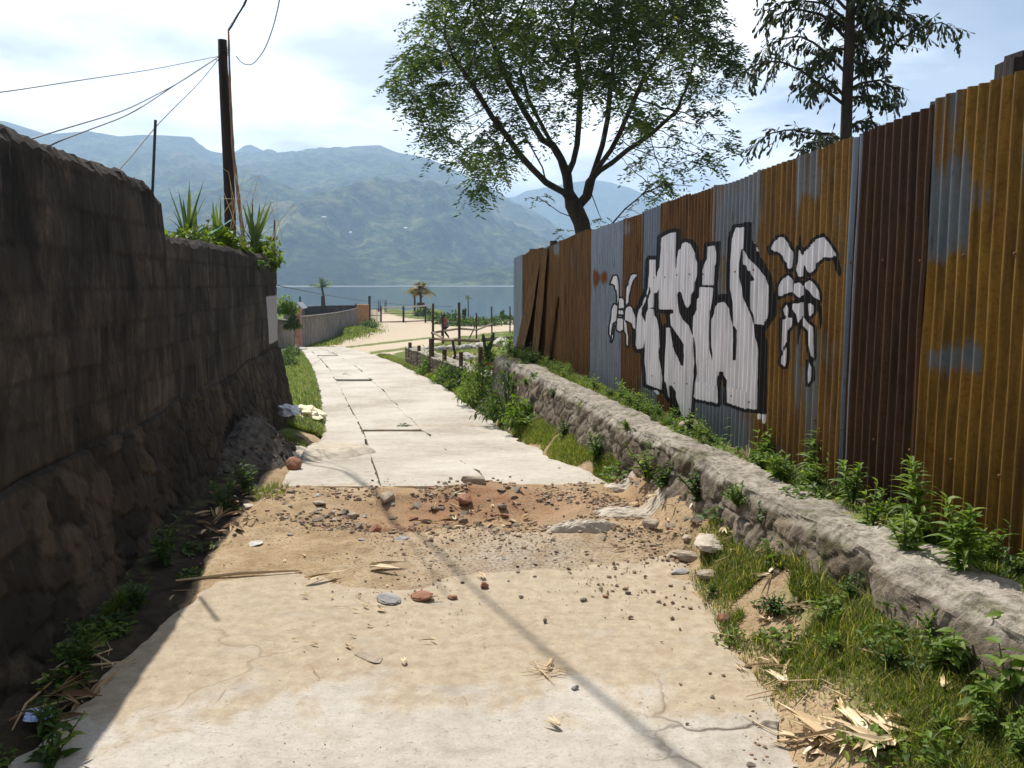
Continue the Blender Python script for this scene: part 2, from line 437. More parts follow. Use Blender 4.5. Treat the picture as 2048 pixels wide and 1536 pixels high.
def sheet_mat(name, zinc, rust, bal, rough=.5, dark=None, scale=1.0, yellow=.0):
    """corrugated iron: zinc with rust running down it; bal shifts from bare zinc (0) to all rust (1). Paint lies on top."""
    m = NT(name); v = m.obj()
    vs = m.mapv(v, (5 * scale, 5 * scale, .7 * scale), (bal * 7.3, 2.1 * scale, 5 * bal))
    big = m.noise(m.mapv(v, (1.5 * scale, 1.5 * scale, 1.7 * scale), (bal * 11, bal * 3, 0)), 1.0, 4, .5)
    fine = m.noise(vs, 2.5, 7, .65)
    grit = m.noise(v, 55, 4, .7)
    streak = m.noise(m.mapv(v, (16 * scale, 16 * scale, .35 * scale), (bal * 5, bal, bal)), 2.0, 5, .6)
    f = m.math('ADD', m.math('ADD', m.math('MULTIPLY', big, .62), m.math('MULTIPLY', fine, .30)), m.math('ADD', m.math('MULTIPLY', streak, .34), m.math('ADD', m.attr('bias'), bal - .73)))
    k = m.ramp(f, [(.38, 0), (.47, 1)])
    rc = m.ramp(fine, [(.33, tuple(q * .42 for q in rust)), (.5, rust), (.68, tuple(min(1, q * 1.35) for q in rust))])
    rc = m.mix(m.ramp(grit, [(.36, .45), (.5, 0)]), rc, tuple(q * .35 for q in rust))
    rc = m.mix(m.ramp(streak, [(.50, 0), (.66, .65)]), rc, (rust[0] * .42, rust[1] * .30, rust[2] * .5))
    rc = m.mix(m.ramp(m.noise(v, 3.3, 5, .7, .6), [(.60, 0), (.70, .6)]), rc, (rust[0] * .5, rust[1] * .28, rust[2] * .45))
    zc = m.ramp(m.math('ADD', m.math('MULTIPLY', fine, .7), m.math('MULTIPLY', grit, .3)), [(.32, tuple(q * .55 for q in zinc)), (.6, zinc)])
    col = m.mix(k, zc, rc)
    rub = m.ramp(m.noise(m.mapv(v, (8, 8, 1.2)), 3, 5, .7), [(.60, 0), (.68, .55)])
    col = m.mix(rub, col, tuple(q * .3 for q in rust))
    w = m.attr('white'); b = m.attr('black')
    worn = m.math('MULTIPLY', m.math('SUBTRACT', m.noise(vs, 6, 4, .7), .5), .9)
    bm = m.ramp(m.math('ADD', b, m.math('MULTIPLY', worn, 1.5)), [(.40, 0), (.60, 1)])
    wmk = m.ramp(m.math('ADD', w, m.math('MULTIPLY', worn, 1.2)), [(.44, 0), (.56, 1)])
    col = m.mix(m.math('MULTIPLY', bm, .97), col, (.012, .012, .013))
    wc = m.ramp(m.noise(vs, 3, 5, .6), [(.3, (.58, .56, .57)), (.6, (.80, .78, .79))])
    wc = m.mix(m.ramp(streak, [(.56, 0), (.68, .35)]), wc, (.40, .36, .33))
    col = m.mix(m.math('MULTIPLY', wmk, .96), col, wc)
    paint = m.math('MAXIMUM', bm, wmk)
    rg = m.mix(paint, m.mix(k, (rough, rough, rough), (.72, .72, .72)), (.5, .5, .5))
    met = m.math('MULTIPLY', m.math('SUBTRACT', 1.0, paint), m.math('MULTIPLY', m.math('SUBTRACT', 1.0, k), .35))
    return m.done(m.pbr(col, rg, m.bump(grit, .3, .004), .22, met))
def hill_mat():
    m = NT('forest_hill'); v = m.obj()
    n1 = m.noise(v, .0022, 6, .6); n2 = m.noise(v, .012, 6, .72); n3 = m.noise(v, .045, 4, .7)
    forest = m.ramp(m.math('ADD', m.math('MULTIPLY', n2, .5), m.math('MULTIPLY', n3, .5)), [(.40, (.004, .010, .004)), (.50, (.036, .060, .016)), (.60, (.13, .155, .045))])
    field = m.ramp(n2, [(.4, (.09, .10, .04)), (.62, (.20, .17, .09))])
    k = m.ramp(m.math('ADD', m.math('MULTIPLY', n1, .6), m.math('MULTIPLY', n2, .4)), [(.53, 0), (.60, .8)])
    col = m.mix(k, forest, field)
    return m.done(m.pbr(col, .95, m.bump(m.math('ADD', m.math('MULTIPLY', n2, .7), m.math('MULTIPLY', n3, .6)), .9, 28), .05))
def water_mat(name, rough, bump, sc):
    m = NT(name); v = m.obj()
    h = m.noise(m.mapv(v, sc), 1.0, 4, .5)
    return m.done(m.pbr((.02, .045, .06), rough, m.bump(h, bump, .05), .5))

M = {}
M['ground'] = ground_mat()
M['concrete'] = concrete_mat()
M['wall'] = wall_mat()
M['ledge'] = stone_ledge_mat()
M['hill'] = hill_mat()
M['water'] = water_mat('lake_water', .06, .06, (.5, .9, 1))
M['ripple'] = water_mat('ruffled_water', .3, .5, (.2, .5, 1))
M['bark'] = plain('bark', (.018, .014, .011), (.06, .046, .034), 9, .95, .9, .03, (1, 1, .25))
M['pole'] = plain('tarred_pole', (.012, .008, .007), (.04, .025, .02), 6, .8, .6, .02, (3, 3, .2))
M['bamboo'] = plain('bamboo', (.16, .085, .05), (.28, .17, .10), 7, .6, .3, .01, (2, 2, .4))
M['wire'] = plain('black_cable', (.012, .012, .014), (.03, .03, .034), 9, .6, .1)
M['rod'] = plain('dark_steel', (.012, .015, .025), (.04, .045, .06), 9, .55, .2)
M['wood'] = plain('old_post_wood', (.035, .022, .014), (.12, .075, .045), 8, .9, .7, .02, (2, 2, .3))
M['rock'] = plain('grey_stone', (.21, .165, .12), (.40, .33, .25), 7, .9, .8, .02, c3=(.31, .25, .185))
M['rock_pale'] = plain('pale_stone', (.42, .38, .33), (.62, .58, .52), 9, .9, .6, .02)
M['rock_grey'] = plain('blue_grey_stone', (.22, .21, .20), (.38, .365, .345), 11, .8, .5, .01)
M['rock_dark'] = plain('dark_stone', (.11, .09, .07), (.22, .18, .135), 9, .9, .7, .02)
M['heap_stone'] = plain('heap_stone', (.04, .036, .032), (.14, .12, .10), 16, .95, .8, .02)  # heap rubble toned darker, its shade put into the colour
M['brick'] = plain('brick_red', (.24, .105, .065), (.38, .20, .125), 14, .9, .6, .01)
M['plaster'] = plain('plaster_crust', (.40, .34, .26), (.56, .49, .395), 10, .9, .7, .02)
M['straw'] = NT('dry_straw')
_m = M['straw']; _t = _m.attr('tint')
M['straw'] = _m.done(_m.pbr(_m.ramp(_t, [(0, (.16, .09, .045)), (.4, (.46, .32, .17)), (.7, (.68, .54, .33)), (1, (.82, .72, .52))]), .7, None, .3))
M['tree_leaf'] = leafmat('tree_leaf', [(0, (.022, .044, .014)), (.5, (.058, .098, .026)), (.85, (.12, .165, .035)), (1, (.20, .22, .05))], .5)
M['palm_leaf'] = leafmat('palm_leaf', [(0, (.012, .022, .008)), (.6, (.03, .046, .014)), (1, (.075, .085, .022))], .28)
M['weed'] = leafmat('weed_leaf', [(0, (.045, .09, .012)), (.5, (.14, .23, .03)), (1, (.28, .35, .08))], .5)
M['weed_dark'] = leafmat('dark_weed_leaf', [(0, (.022, .052, .010)), (.6, (.07, .125, .02)), (1, (.14, .21, .04))], .42)
M['grass'] = leafmat('grass_blade', [(0, (.04, .07, .010)), (.5, (.12, .175, .022)), (.85, (.21, .25, .045)), (1, (.46, .39, .17))], .5)
M['yellow_leaf'] = leafmat('sunny_leaf', [(0, (.07, .12, .015)), (.6, (.17, .24, .03)), (1, (.28, .33, .06))], .45)
M['blade'] = leafmat('strap_leaf', [(0, (.03, .06, .025)), (.6, (.08, .13, .04)), (1, (.22, .26, .07))], .4)
M['orange_leaf'] = leafmat('dry_palm_leaf', [(0, (.10, .12, .02)), (.5, (.30, .22, .04)), (1, (.42, .20, .06))], .35)
M['pink'] = plain('pink_paint', (.30, .12, .10), (.50, .26, .22), 5, .85, .3)
M['grey_block'] = plain('grey_block', (.10, .085, .075), (.26, .22, .19), 2.6, .95, .6, .03, (1, 1, .6))
M['dark_block'] = plain('dark_block', (.025, .025, .03), (.075, .07, .075), 2, .95, .5, .03)
M['orange_block'] = plain('ochre_block', (.16, .08, .04), (.40, .19, .07), 4, .95, .6, .03)
M['pebble'] = None
M['red'] = plain('red_cloth', (.34, .015, .025), (.5, .03, .04), 10, .85, .3)
M['dark_cloth'] = plain('dark_cloth', (.012, .012, .016), (.03, .03, .04), 10, .9, .3)
M['grey_cloth'] = plain('grey_cloth', (.16, .16, .17), (.26, .26, .27), 10, .9, .3)
M['skin'] = plain('skin', (.13, .065, .04), (.20, .11, .07), 10, .6, .1)
M['hair'] = plain('black_hair', (.006, .005, .005), (.015, .013, .012), 20, .6, .3)
M['rail'] = plain('weathered_rail', (.16, .10, .07), (.34, .24, .18), 8, .8, .4)
M['white_rail'] = plain('pale_rail', (.45, .42, .38), (.65, .62, .58), 8, .7, .3)
M['rust_iron'] = plain('rusty_iron', (.06, .028, .018), (.20, .09, .05), 12, .85, .5)
M['sack'] = plain('yellow_sack', (.62, .50, .22), (.85, .80, .66), 9, .7, .6, .02)
M['bag'] = plain('clear_plastic', (.55, .57, .62), (.80, .81, .84), 9, .35, .6, .02, spec=.6)
M['wrapper'] = plain('blue_wrapper', (.04, .16, .55), (.75, .82, .92), 55, .4, .2)
M['rope'] = plain('green_rope', (.12, .35, .26), (.25, .55, .42), 20, .8, .3)
M['white_wall'] = plain('white_wall', (.20, .19, .18), (.32, .31, .29), 4, .8, .2)
M['roof'] = plain('tin_roof', (.22, .22, .23), (.36, .36, .37), 4, .5, .2)

# ================================================================== SETTING
def proj(x, y, z):
    x = np.asarray(x, float); z = np.asarray(z, float) - CAM_H
    dep = y * CP - z * SP
    dep = np.maximum(dep, .05)
    return 1024 + F * x / dep, 768 - F * (y * SP + z * CP) / dep
def inpoly(px, py, P):
    P = np.asarray(P, float); r = np.zeros(px.shape, bool); n = len(P)
    for i in range(n):
        x1, y1 = P[i]; x2, y2 = P[(i + 1) % n]
        if y1 == y2: continue
        c = ((y1 > py) != (y2 > py)) & (px < (x2 - x1) * (py - y1) / (y2 - y1) + x1)
        r ^= c
    return r
def grid_faces(nr, nc):
    i = np.arange(nr - 1)[:, None] * nc + np.arange(nc - 1)[None, :]
    return np.stack([i, i + 1, i + 1 + nc, i + nc], -1).reshape(-1, 4)

# ---- ground sheet
SAND = [(560, 705), (598, 686), (700, 677), (752, 663), (744, 648), (748, 640), (740, 612), (760, 622), (800, 634), (855, 641), (905, 653), (960, 650), (1040, 640), (1300, 628), (1300, 652),
        (1040, 660), (960, 666), (900, 677), (862, 690), (800, 704), (762, 718), (735, 726), (690, 706), (676, 692), (612, 690)]
HOLE = gp(790, 1052)
def dirt_extra(x, y):
    """height of the loose dirt of the broken stretch over the slab level"""
    n = fbm(x * 1.6, y * 1.6, 0, 4, 3)
    z = -.05 + .085 * sm(y, 3.5, 5.0) + .045 * n * sm(y, 3.2, 4.4)
    z = z - .085 * sm(y, 5.25, 5.5) * (1 - sm(y, 5.9, 6.4)) * sm(x, -1.4, -.9) * (1 - sm(x, .1, .7))
    z = z + .085 * np.exp(-(((x + .2) / .42) ** 2 + ((y - 6.1) / .26) ** 2))
    z = z + .05 * np.exp(-(((x - .55) / .45) ** 2 + ((y - 5.2) / .18) ** 2))
    z = z - .17 * np.exp(-(((x - HOLE[0]) / .10) ** 2 + ((y - HOLE[1] + .02) / .10) ** 2))
    z = z - .09 * np.exp(-(((x - .08) / .2) ** 2 + ((y - 5.25) / .1) ** 2))
    z = z + (.016 * fbm(x * 9, y * 9, 0, 3, 9) + .035 * np.maximum(0, fbm(x * 5, y * 5, 0, 3, 31))) * sm(y, 4.2, 5.2) 
    return z * (1 - sm(y, 6.45, 6.62)) - .06 * sm(y, 6.45, 6.62)
def ground_z(x, y):
    z = gz(x, y)
    L, R = el(y), er(y)
    inside = sm(x, L - .12, L + .02) * (1 - sm(x, R - np.where(y < 6.3, .26, .03), R + .12))
    near = (y < 6.7)
    zd = zr(y) + np.where(near, dirt_extra(x, y), -.05)
    z = z + .028 * (.55 + fbm(x * 2.3, y * 2.3, 0, 3, 15)) * (sm(x, L - .8, L) * (1 - sm(x, R, R + .8))) + .030 * fbm(x * 3.1, y * 3.1, 0, 3, 16) * (y < 6.3) * sm(x, R - .4, R - .1) * (1 - sm(x, R + .1, R + .5))
    z = z * (1 - inside) + zd * inside
    # loose dirt spreads to the ledge in the broken stretch
    sp_ = sm(y, 4.0, 5.0) * (1 - sm(y, 6.3, 7.2)) * (1 - inside)
    z = z + sp_ * (.02 * fbm(x * 4, y * 4, 0, 3, 12) + .012 * fbm(x * 14, y * 14, 0, 2, 14))
    return z
ys = np.concatenate([np.arange(-14, 1.3, .5), np.arange(1.3, 8.2, .032), 8.2 * 1.0105 ** np.arange(0, 262)])
us = np.concatenate([np.linspace(-4, -.85, 26)[:-1], np.linspace(-.85, .75, 215), np.linspace(.75, 4, 26)[1:]])
Yg = np.repeat(ys[:, None], len(us), 1); Xg = us[None, :] * (np.maximum(Yg, 1.5) + .6)
Zg = ground_z(Xg, Yg)
pxg, pyg = proj(Xg, Yg, Zg)
n_lo = fbm(Xg * .8, Yg * .8, 0, 3, 21)
Lg, Rg = el(Yg), er(Yg)
grass = np.zeros_like(Xg); sand = np.zeros_like(Xg); red = np.zeros_like(Xg); grav = np.zeros_like(Xg)
far_ = sm(Yg, 11, 13)
sandm = inpoly(pxg + 6 * n_lo, pyg + 2 * n_lo, SAND).astype(float)
stripe = (np.abs(pyg - (694 - (pxg - 700) * .115)) < 2.2) & (pxg > 690) & (pxg < 870)
stripe |= (np.abs(pyg - (706 - (pxg - 740) * .12)) < 3) & (pxg > 735) & (pxg < 830)
rightv = sm((Xg - Rg), .05, .35) ; leftv = sm(Lg - Xg, .05, .4)
gnear = np.maximum(rightv * itp(Yg, [(2, .6), (3.6, .5), (4.3, .3), (5.2, .1), (6.6, .5), (7.4, .95), (12, .95)]),
                   leftv * itp(Yg, [(2, .45), (5.5, .35), (8, .4), (10.5, .8), (12, .95)]))
gfar = np.where(sandm > 0, np.where(stripe, .62, .08), .82 + .3 * n_lo)
grass = gnear * (1 - far_) + gfar * far_
lawn = sm(pright(Xg, Yg), 0, .4) * sm(Yg, 15, 16)
grass = np.where((lawn > .5) & (sandm == 0), .66 + .45 * fbm(Xg * 1.3, Yg * .7, 0, 3, 44), grass)
sand = sandm * far_
inb = sm(Yg, 4.4, 5.4) * (1 - sm(Yg, 6.5, 6.8))
red = np.clip(1.1 * np.exp(-(((Xg + .25) / .8) ** 2 + ((Yg - 6.0) / .33) ** 2)) + .9 * np.exp(-(((Xg - HOLE[0]) / .3) ** 2 + ((Yg - HOLE[1]) / .22) ** 2)) + .55 * np.exp(-(((Xg - .1) / .3) ** 2 + ((Yg - 5.3) / .2) ** 2)) + .35 * np.exp(-(((Xg - 1.0) / .5) ** 2 + ((Yg - 6.0) / .5) ** 2)), 0, 1)
shade_soil = np.clip((1 - sm(Xg - xwall(Yg), .38, .66 )) * (1 - sm(Yg, 9.6, 10.6)), 0, 1)  # littered soil under the wall's shadow, colour deepened to add to that shade
grav = np.clip(np.exp(-(((Xg - .0) / .7) ** 2 + ((Yg - 4.75) / .5) ** 2)), 0, 1)
G = mk('ground', np.stack([Xg, Yg, Zg], -1), grid_faces(*Xg.shape), M['ground'], smooth=True, attrs={'grass': grass, 'sand': sand, 'red': red, 'gravel': grav, 'shade_soil': shade_soil})
tag(G, 'bare tan earth and green verges beside the concrete road', 'ground', kind='structure')

# ---- concrete road slabs
RV, RF, RD, RC = [], [], [], []
def slab(y0, y1, fl, fr, dy, nu, ragged=.0, th=.10, topoff=.012, dust=None, crack=None, seed=0):
    y = np.arange(y0, y1 + dy * .5, dy)
    u = np.linspace(0, 1, nu)
    Y, U = np.meshgrid(y, u, indexing='ij')
    a, b = fl(Y), fr(Y)
    edge = 4 * (U - .5) ** 2
    X = a + (b - a) * U + ragged * (fbm(Y * 1.1, U * 3, 0, 4, seed) + .45 * fbm(Y * 6, U * 3, 0, 3, seed + 4) + .25 * np.minimum(0, vnoise(Y * 9, U * 3, 0, seed + 6))) * np.where(edge > .9, 1, .0)
    # ragged ends
    Z = zr(Y) + topoff + .006 * fbm(X * 1.2, Y * 1.2, 0, 3, 71)
    base = sum(len(q) for q in RV)
    T = np.stack([X, Y, Z], -1).reshape(-1, 3)
    RV.append(T); RF.extend((grid_faces(len(y), nu) + base).tolist())
    D = dust(X, Y) if dust else 0 * X; C_ = crack(X, Y) if crack else 0 * X
    RD.append(D.ravel()); RC.append(C_.ravel())
    # skirt
    idx = np.arange(len(y) * nu).reshape(len(y), nu)
    loop = np.concatenate([idx[0, :], idx[1:, -1], idx[-1, -2::-1], idx[-2:0:-1, 0]])
    b2 = base + len(T)
    S = T[loop].copy(); S[:, 2] -= th
    RV.append(S); RD.append(D.ravel()[loop]); RC.append(0 * RD[-1])
    m = len(loop)
    for i in range(m):
        j = (i + 1) % m
        RF.append([int(base + loop[i]), int(b2 + i), int(b2 + j), int(base + loop[j])])
slab(-10, 5.32, lambda y: -1.60 + 0 * y, lambda y: er(y), .05, 56, .10, seed=3,
     dust=lambda x, y: np.clip(sm(y, 2.3, 3.9) * .9 + .4 * sm(x, .3, 1.0) * sm(y, 2.2, 3.6) + .25 * sm(-x, .6, 1.6), 0, 1),
     crack=lambda x, y: np.clip(sm(x, .35, .75) * (1 - sm(y, 2.9, 3.5)) + .30 * sm(fbm(x * .9, y * .9, 0, 2, 57), 0, .3), 0, 1))
def fl1(y): return itp(y, [(6.6, .31), (11.5, .2), (20, .16), (35, .16)])
def fr1(y): return itp(y, [(6.6, .65), (11.5, .54), (20, .47), (35, .45)])
def xa(fr): return lambda y: el(y) + (er(y) - el(y)) * fr(y)
G_ = .0045
dustf = lambda x, y: .12 + .35 * np.exp(-((y - 6.6) / .25) ** 2) + .3 * np.exp(-((y - 11.9) / .5) ** 2) * (fl1(y) < (x - el(y)) / (er(y) - el(y)))
slab(6.6, 35.5, lambda y: el(y), lambda y: xa(fl1)(y) - G_, .09, 8, .05, dust=dustf, seed=5)
slab(6.62, 35.5, lambda y: xa(fr1)(y) + G_, lambda y: er(y), .09, 12, .07, dust=dustf, crack=lambda x, y: .4 * sm(fbm(x * .6, y * .5, 0, 2, 58), 0, .3), seed=6)
for a, b, off in ((6.61, 11.32, .012), (11.62, 19.5, .004), (19.95, 28.2, .016), (28.9, 35.5, .004)):
    slab(a, b, lambda y: xa(fl1)(y) + G_, lambda y: xa(fr1)(y) - G_, .09, 11, .0, topoff=off, dust=dustf, seed=8)
road = mk('road', np.concatenate(RV), RF, M['concrete'], attrs={'dust': np.concatenate(RD), 'crack': np.concatenate(RC)})
tag(road, 'pale cracked concrete road running down towards the lake', 'road', kind='structure')

# ---- terraces behind the block wall and behind the sheet fence
def bank(name, xin, xout, y0, y1, zf, label, ends=True):
    y = np.arange(y0, y1 + .01, .25); V = []; q = []
    for yy in y:
        a = xin(yy); b = xout
        for t in (0, .02, .06, .15, .35, .6, 1):
            x = a + (b - a) * t
            V.append((x, yy, zf(yy) + .03 * float(vnoise(x * 1.3, yy * 1.3, 0, 4))))
    nr, nc = len(y), 7
    Fc = grid_faces(nr, nc).tolist()
    b0 = len(V)
    V2 = [(v[0], v[1], -6.0) for v in V]
    idx = np.arange(nr * nc).reshape(nr, nc)
    loop = np.concatenate([idx[0, :], idx[1:, -1], idx[-1, -2::-1], idx[-2:0:-1, 0]])
    m = len(loop)
    for i in loop: V.append(V2[i])
    for i in range(m):
        j = (i + 1) % m
        Fc.append([int(loop[i]), b0 + i, b0 + j, int(loop[j])])
    n = len(V)
    o = mk(name, V, Fc, M['ground'], smooth=False, attrs={'grass': np.full(n, .5), 'sand': np.zeros(n), 'red': np.zeros(n), 'gravel': np.zeros(n)})
    tag(o, label, 'ground', kind='structure')
bank('terrace_ground', lambda y: xwall(y) - .12, -45, -12, 11.4, lambda y: 1.80, 'raised earth terrace behind the dark block wall')
bank('bank_ground', lambda y: xledge(y) + .12, 45, -12, 14.5, lambda y: zledge(y) - .035 + .02, 'raised earth strip along the foot of the sheet fence')

# ---- lake and hills
def quad(name, x0, x1, y0, y1, z, mat, nx=2, ny=2):
    X, Y = np.meshgrid(np.linspace(x0, x1, nx), np.linspace(y0, y1, ny))
    return mk(name, np.stack([X, Y, 0 * X + z], -1), grid_faces(ny, nx), mat)
tag(quad('water', -5500, 5500, 70, 4800, LAKE_Z, M['water'], 60, 40), 'calm blue lake lying below the hills', 'lake', kind='structure')
tag(quad('water_ripple', -3000, 3000, 760, 1122, LAKE_Z + .15, M['ripple'], 12, 3), 'bright ruffled band of lake along the far shore', 'lake', kind='structure')
RIDGE = [(-2500, 250), (-600, 235), (-200, 240), (40, 262), (120, 286), (200, 280), (260, 290), (300, 287), (345, 288), (400, 291), (440, 316), (475, 312), (560, 314), (640, 309), (700, 309), (765, 306), (800, 320), (850, 328), (890, 342), (950, 372), (1020, 405), (1080, 436), (1150, 485), (1230, 525), (1350, 545), (1800, 556), (4000, 556)]
RIDGE2 = [(-2500, 330), (400, 330), (470, 316), (515, 298), (560, 316), (700, 350), (900, 405), (1000, 408), (1040, 394), (1090, 384), (1150, 372), (1200, 372), (1260, 384), (1330, 404), (1450, 428), (1800, 440), (4000, 440)]
HEAD = [(-2500, 540), (300, 535), (500, 515), (620, 497), (680, 503), (730, 522), (770, 548), (795, 569), (830, 580), (4000, 580)]
def hills(name, prof, r0, rr, r1, ncol, nrow, amp, label, head=None, seed=0):
    th = np.tan(np.linspace(math.radians(-62), math.radians(50), ncol))
    r = np.concatenate([np.linspace(r0, rr, nrow), np.linspace(rr, r1, nrow // 4)[1:]])
    R, T = np.meshgrid(r, th, indexing='ij')
    px = 1024 + 1704 * T
    E = np.maximum(565 - itp(px, prof), 2) / 1704
    t = (R - r0) / (rr - r0)
    S = np.where(t < 1, np.clip(t, 0, 1) ** 1.3, 1 - .55 * np.clip((R - rr) / (r1 - rr), 0, 1))
    X, Y = T * R, R
    H = E * rr * S
    env = np.clip(t * 5, 0, 1) * np.clip(1.25 - t, .25, 1)
    rid = 1 - np.abs(fbm(X / 420, Y / 700, 0, 5, seed, .55)) * 2
    H = H + amp * env * rid * np.clip(E / .1, .1, 1.2) + amp * .5 * env * fbm(X / 160, Y / 160, 0, 4, seed + 3) * np.clip(E / .1, .1, 1)
    H = H + (4 if amp < 80 else 9) * np.clip(t * 8, 0, 1) * np.maximum(0, fbm(X / 22, Y / 22, 0, 2, seed + 9)) * 1.5
    H = np.minimum(H, E * R * 1.02 + 8)
    if head is not None:
        Eh = np.maximum(565 - itp(px, head), -12) / 1704
        bell = np.exp(-((R - 1370) / 120.0) ** 2)
        Hh = Eh * 1370 * bell * (1 + .16 * fbm(X / 70, Y / 70, 0, 3, 77)) + 4 * fbm(X / 18, Y / 18, 0, 2, 78) * bell
        H = np.maximum(H, np.where(Eh > 0, Hh, -99))
    H = H * sm(R, r0, r0 + 60) + LAKE_Z - .5
    o = mk(name, np.stack([X, Y, H], -1), grid_faces(*X.shape), M['hill'], smooth=True)
    tag(o, label, 'hill', kind='structure')
    return X, Y, H
HX, HY, HZ = hills('hill', RIDGE, 1120, 3000, 4200, 620, 190, 85, 'long forested hill rising from the far lake shore', None, 11)
hills('hill_beyond', RIDGE2, 3300, 4300, 4900, 300, 40, 80, 'pale distant mountain showing over the saddle of the hill', None, 23)
# wooded headland standing in front of the long hill
def headland():
    px = np.linspace(380, 840, 240); r = np.linspace(1125, 1560, 70)
    R, PX = np.meshgrid(r, px, indexing='ij'); T = (PX - 1024) / 1704
    E = np.maximum(565 - itp(PX, HEAD), -8) / 1704
    bell = np.sin(np.clip((R - 1125) / 435, 0, 1) * math.pi) ** .8
    X, Y = T * R, R
    H = E * 1340 * 1.12 * bell * (1 + .14 * fbm(X / 60, Y / 60, 0, 3, 77)) + 7 * np.maximum(0, fbm(X / 16, Y / 16, 0, 3, 78)) * bell - 4
    m = NT('dark_forest'); v = m.obj(); n = m.math('ADD', m.math('MULTIPLY', m.noise(v, .03, 5, .7), .6), m.math('MULTIPLY', m.noise(v, .14, 3, .6), .4))
    mt = m.done(m.pbr(m.ramp(n, [(.38, (.003, .008, .004)), (.52, (.016, .032, .012)), (.64, (.045, .066, .022))]), .95, m.bump(n, .9, 14), .05))
    tag(mk('headland_hill', np.stack([X, Y, H + LAKE_Z], -1), grid_faces(*X.shape), mt, smooth=True), 'dark wooded headland at the far shore beside the wall end', 'hill', kind='structure')
headland()
# a few houses on the hill slope
def hill_hit(px, py):
    d = ray(px, py)
    pxh, pyh = proj(HX, HY, HZ)
    k = np.argmin((pxh - px) ** 2 + (pyh - py) ** 2 + (HY / 400) ** 2)
    return np.array((HX.flat[k], HY.flat[k], HZ.flat[k]))
HOUSES = [(700, 474, 'lone white house high on the forested hill'), (842, 388, 'white house on the upper slope below the ridge end'), (652, 440, 'small pale house among trees at mid slope'),
          (812, 462, 'small house on the bare spur of the hill')]
for px, py, lab in HOUSES:
    p = hill_hit(px, py)
    h = empty('far_house', p, lab, 'house', 'houses on the far hill', rz=random.uniform(-.5, .5))
    b = MB(); b.box((0, 0, 1.5), (6, 4.5, 5)); b.build('wall', M['white_wall'], h)
    r = MB(); r.add([(-3.4, -2.8, 4), (3.4, -2.8, 4), (3.4, 2.8, 4), (-3.4, 2.8, 4), (-3.4, 0, 5.4), (3.4, 0, 5.4)], [(0, 1, 5, 4), (3, 4, 5, 2), (0, 4, 3), (1, 2, 5)]); r.build('roof', M['roof'], h)

# ---- haze: the air between here and the far hills
hz = MB(); hz.box((0, 2440, 272), (12600, 5120, 556))
hm = bpy.data.materials.new('haze_air'); hm.use_nodes = True
ht = hm.node_tree; ht.nodes.clear()
ho = ht.nodes.new('ShaderNodeOutputMaterial'); hv = ht.nodes.new('ShaderNodeVolumePrincipled')
hv.inputs['Color'].default_value = (.52, .73, 1.0, 1); hv.inputs['Density'].default_value = 3.1e-4; hv.inputs['Anisotropy'].default_value = .1
ht.links.new(hv.outputs[0], ho.inputs['Volume'])
tag(hz.build('haze', hm), 'thin blue air haze over the lake valley', 'haze', kind='stuff')

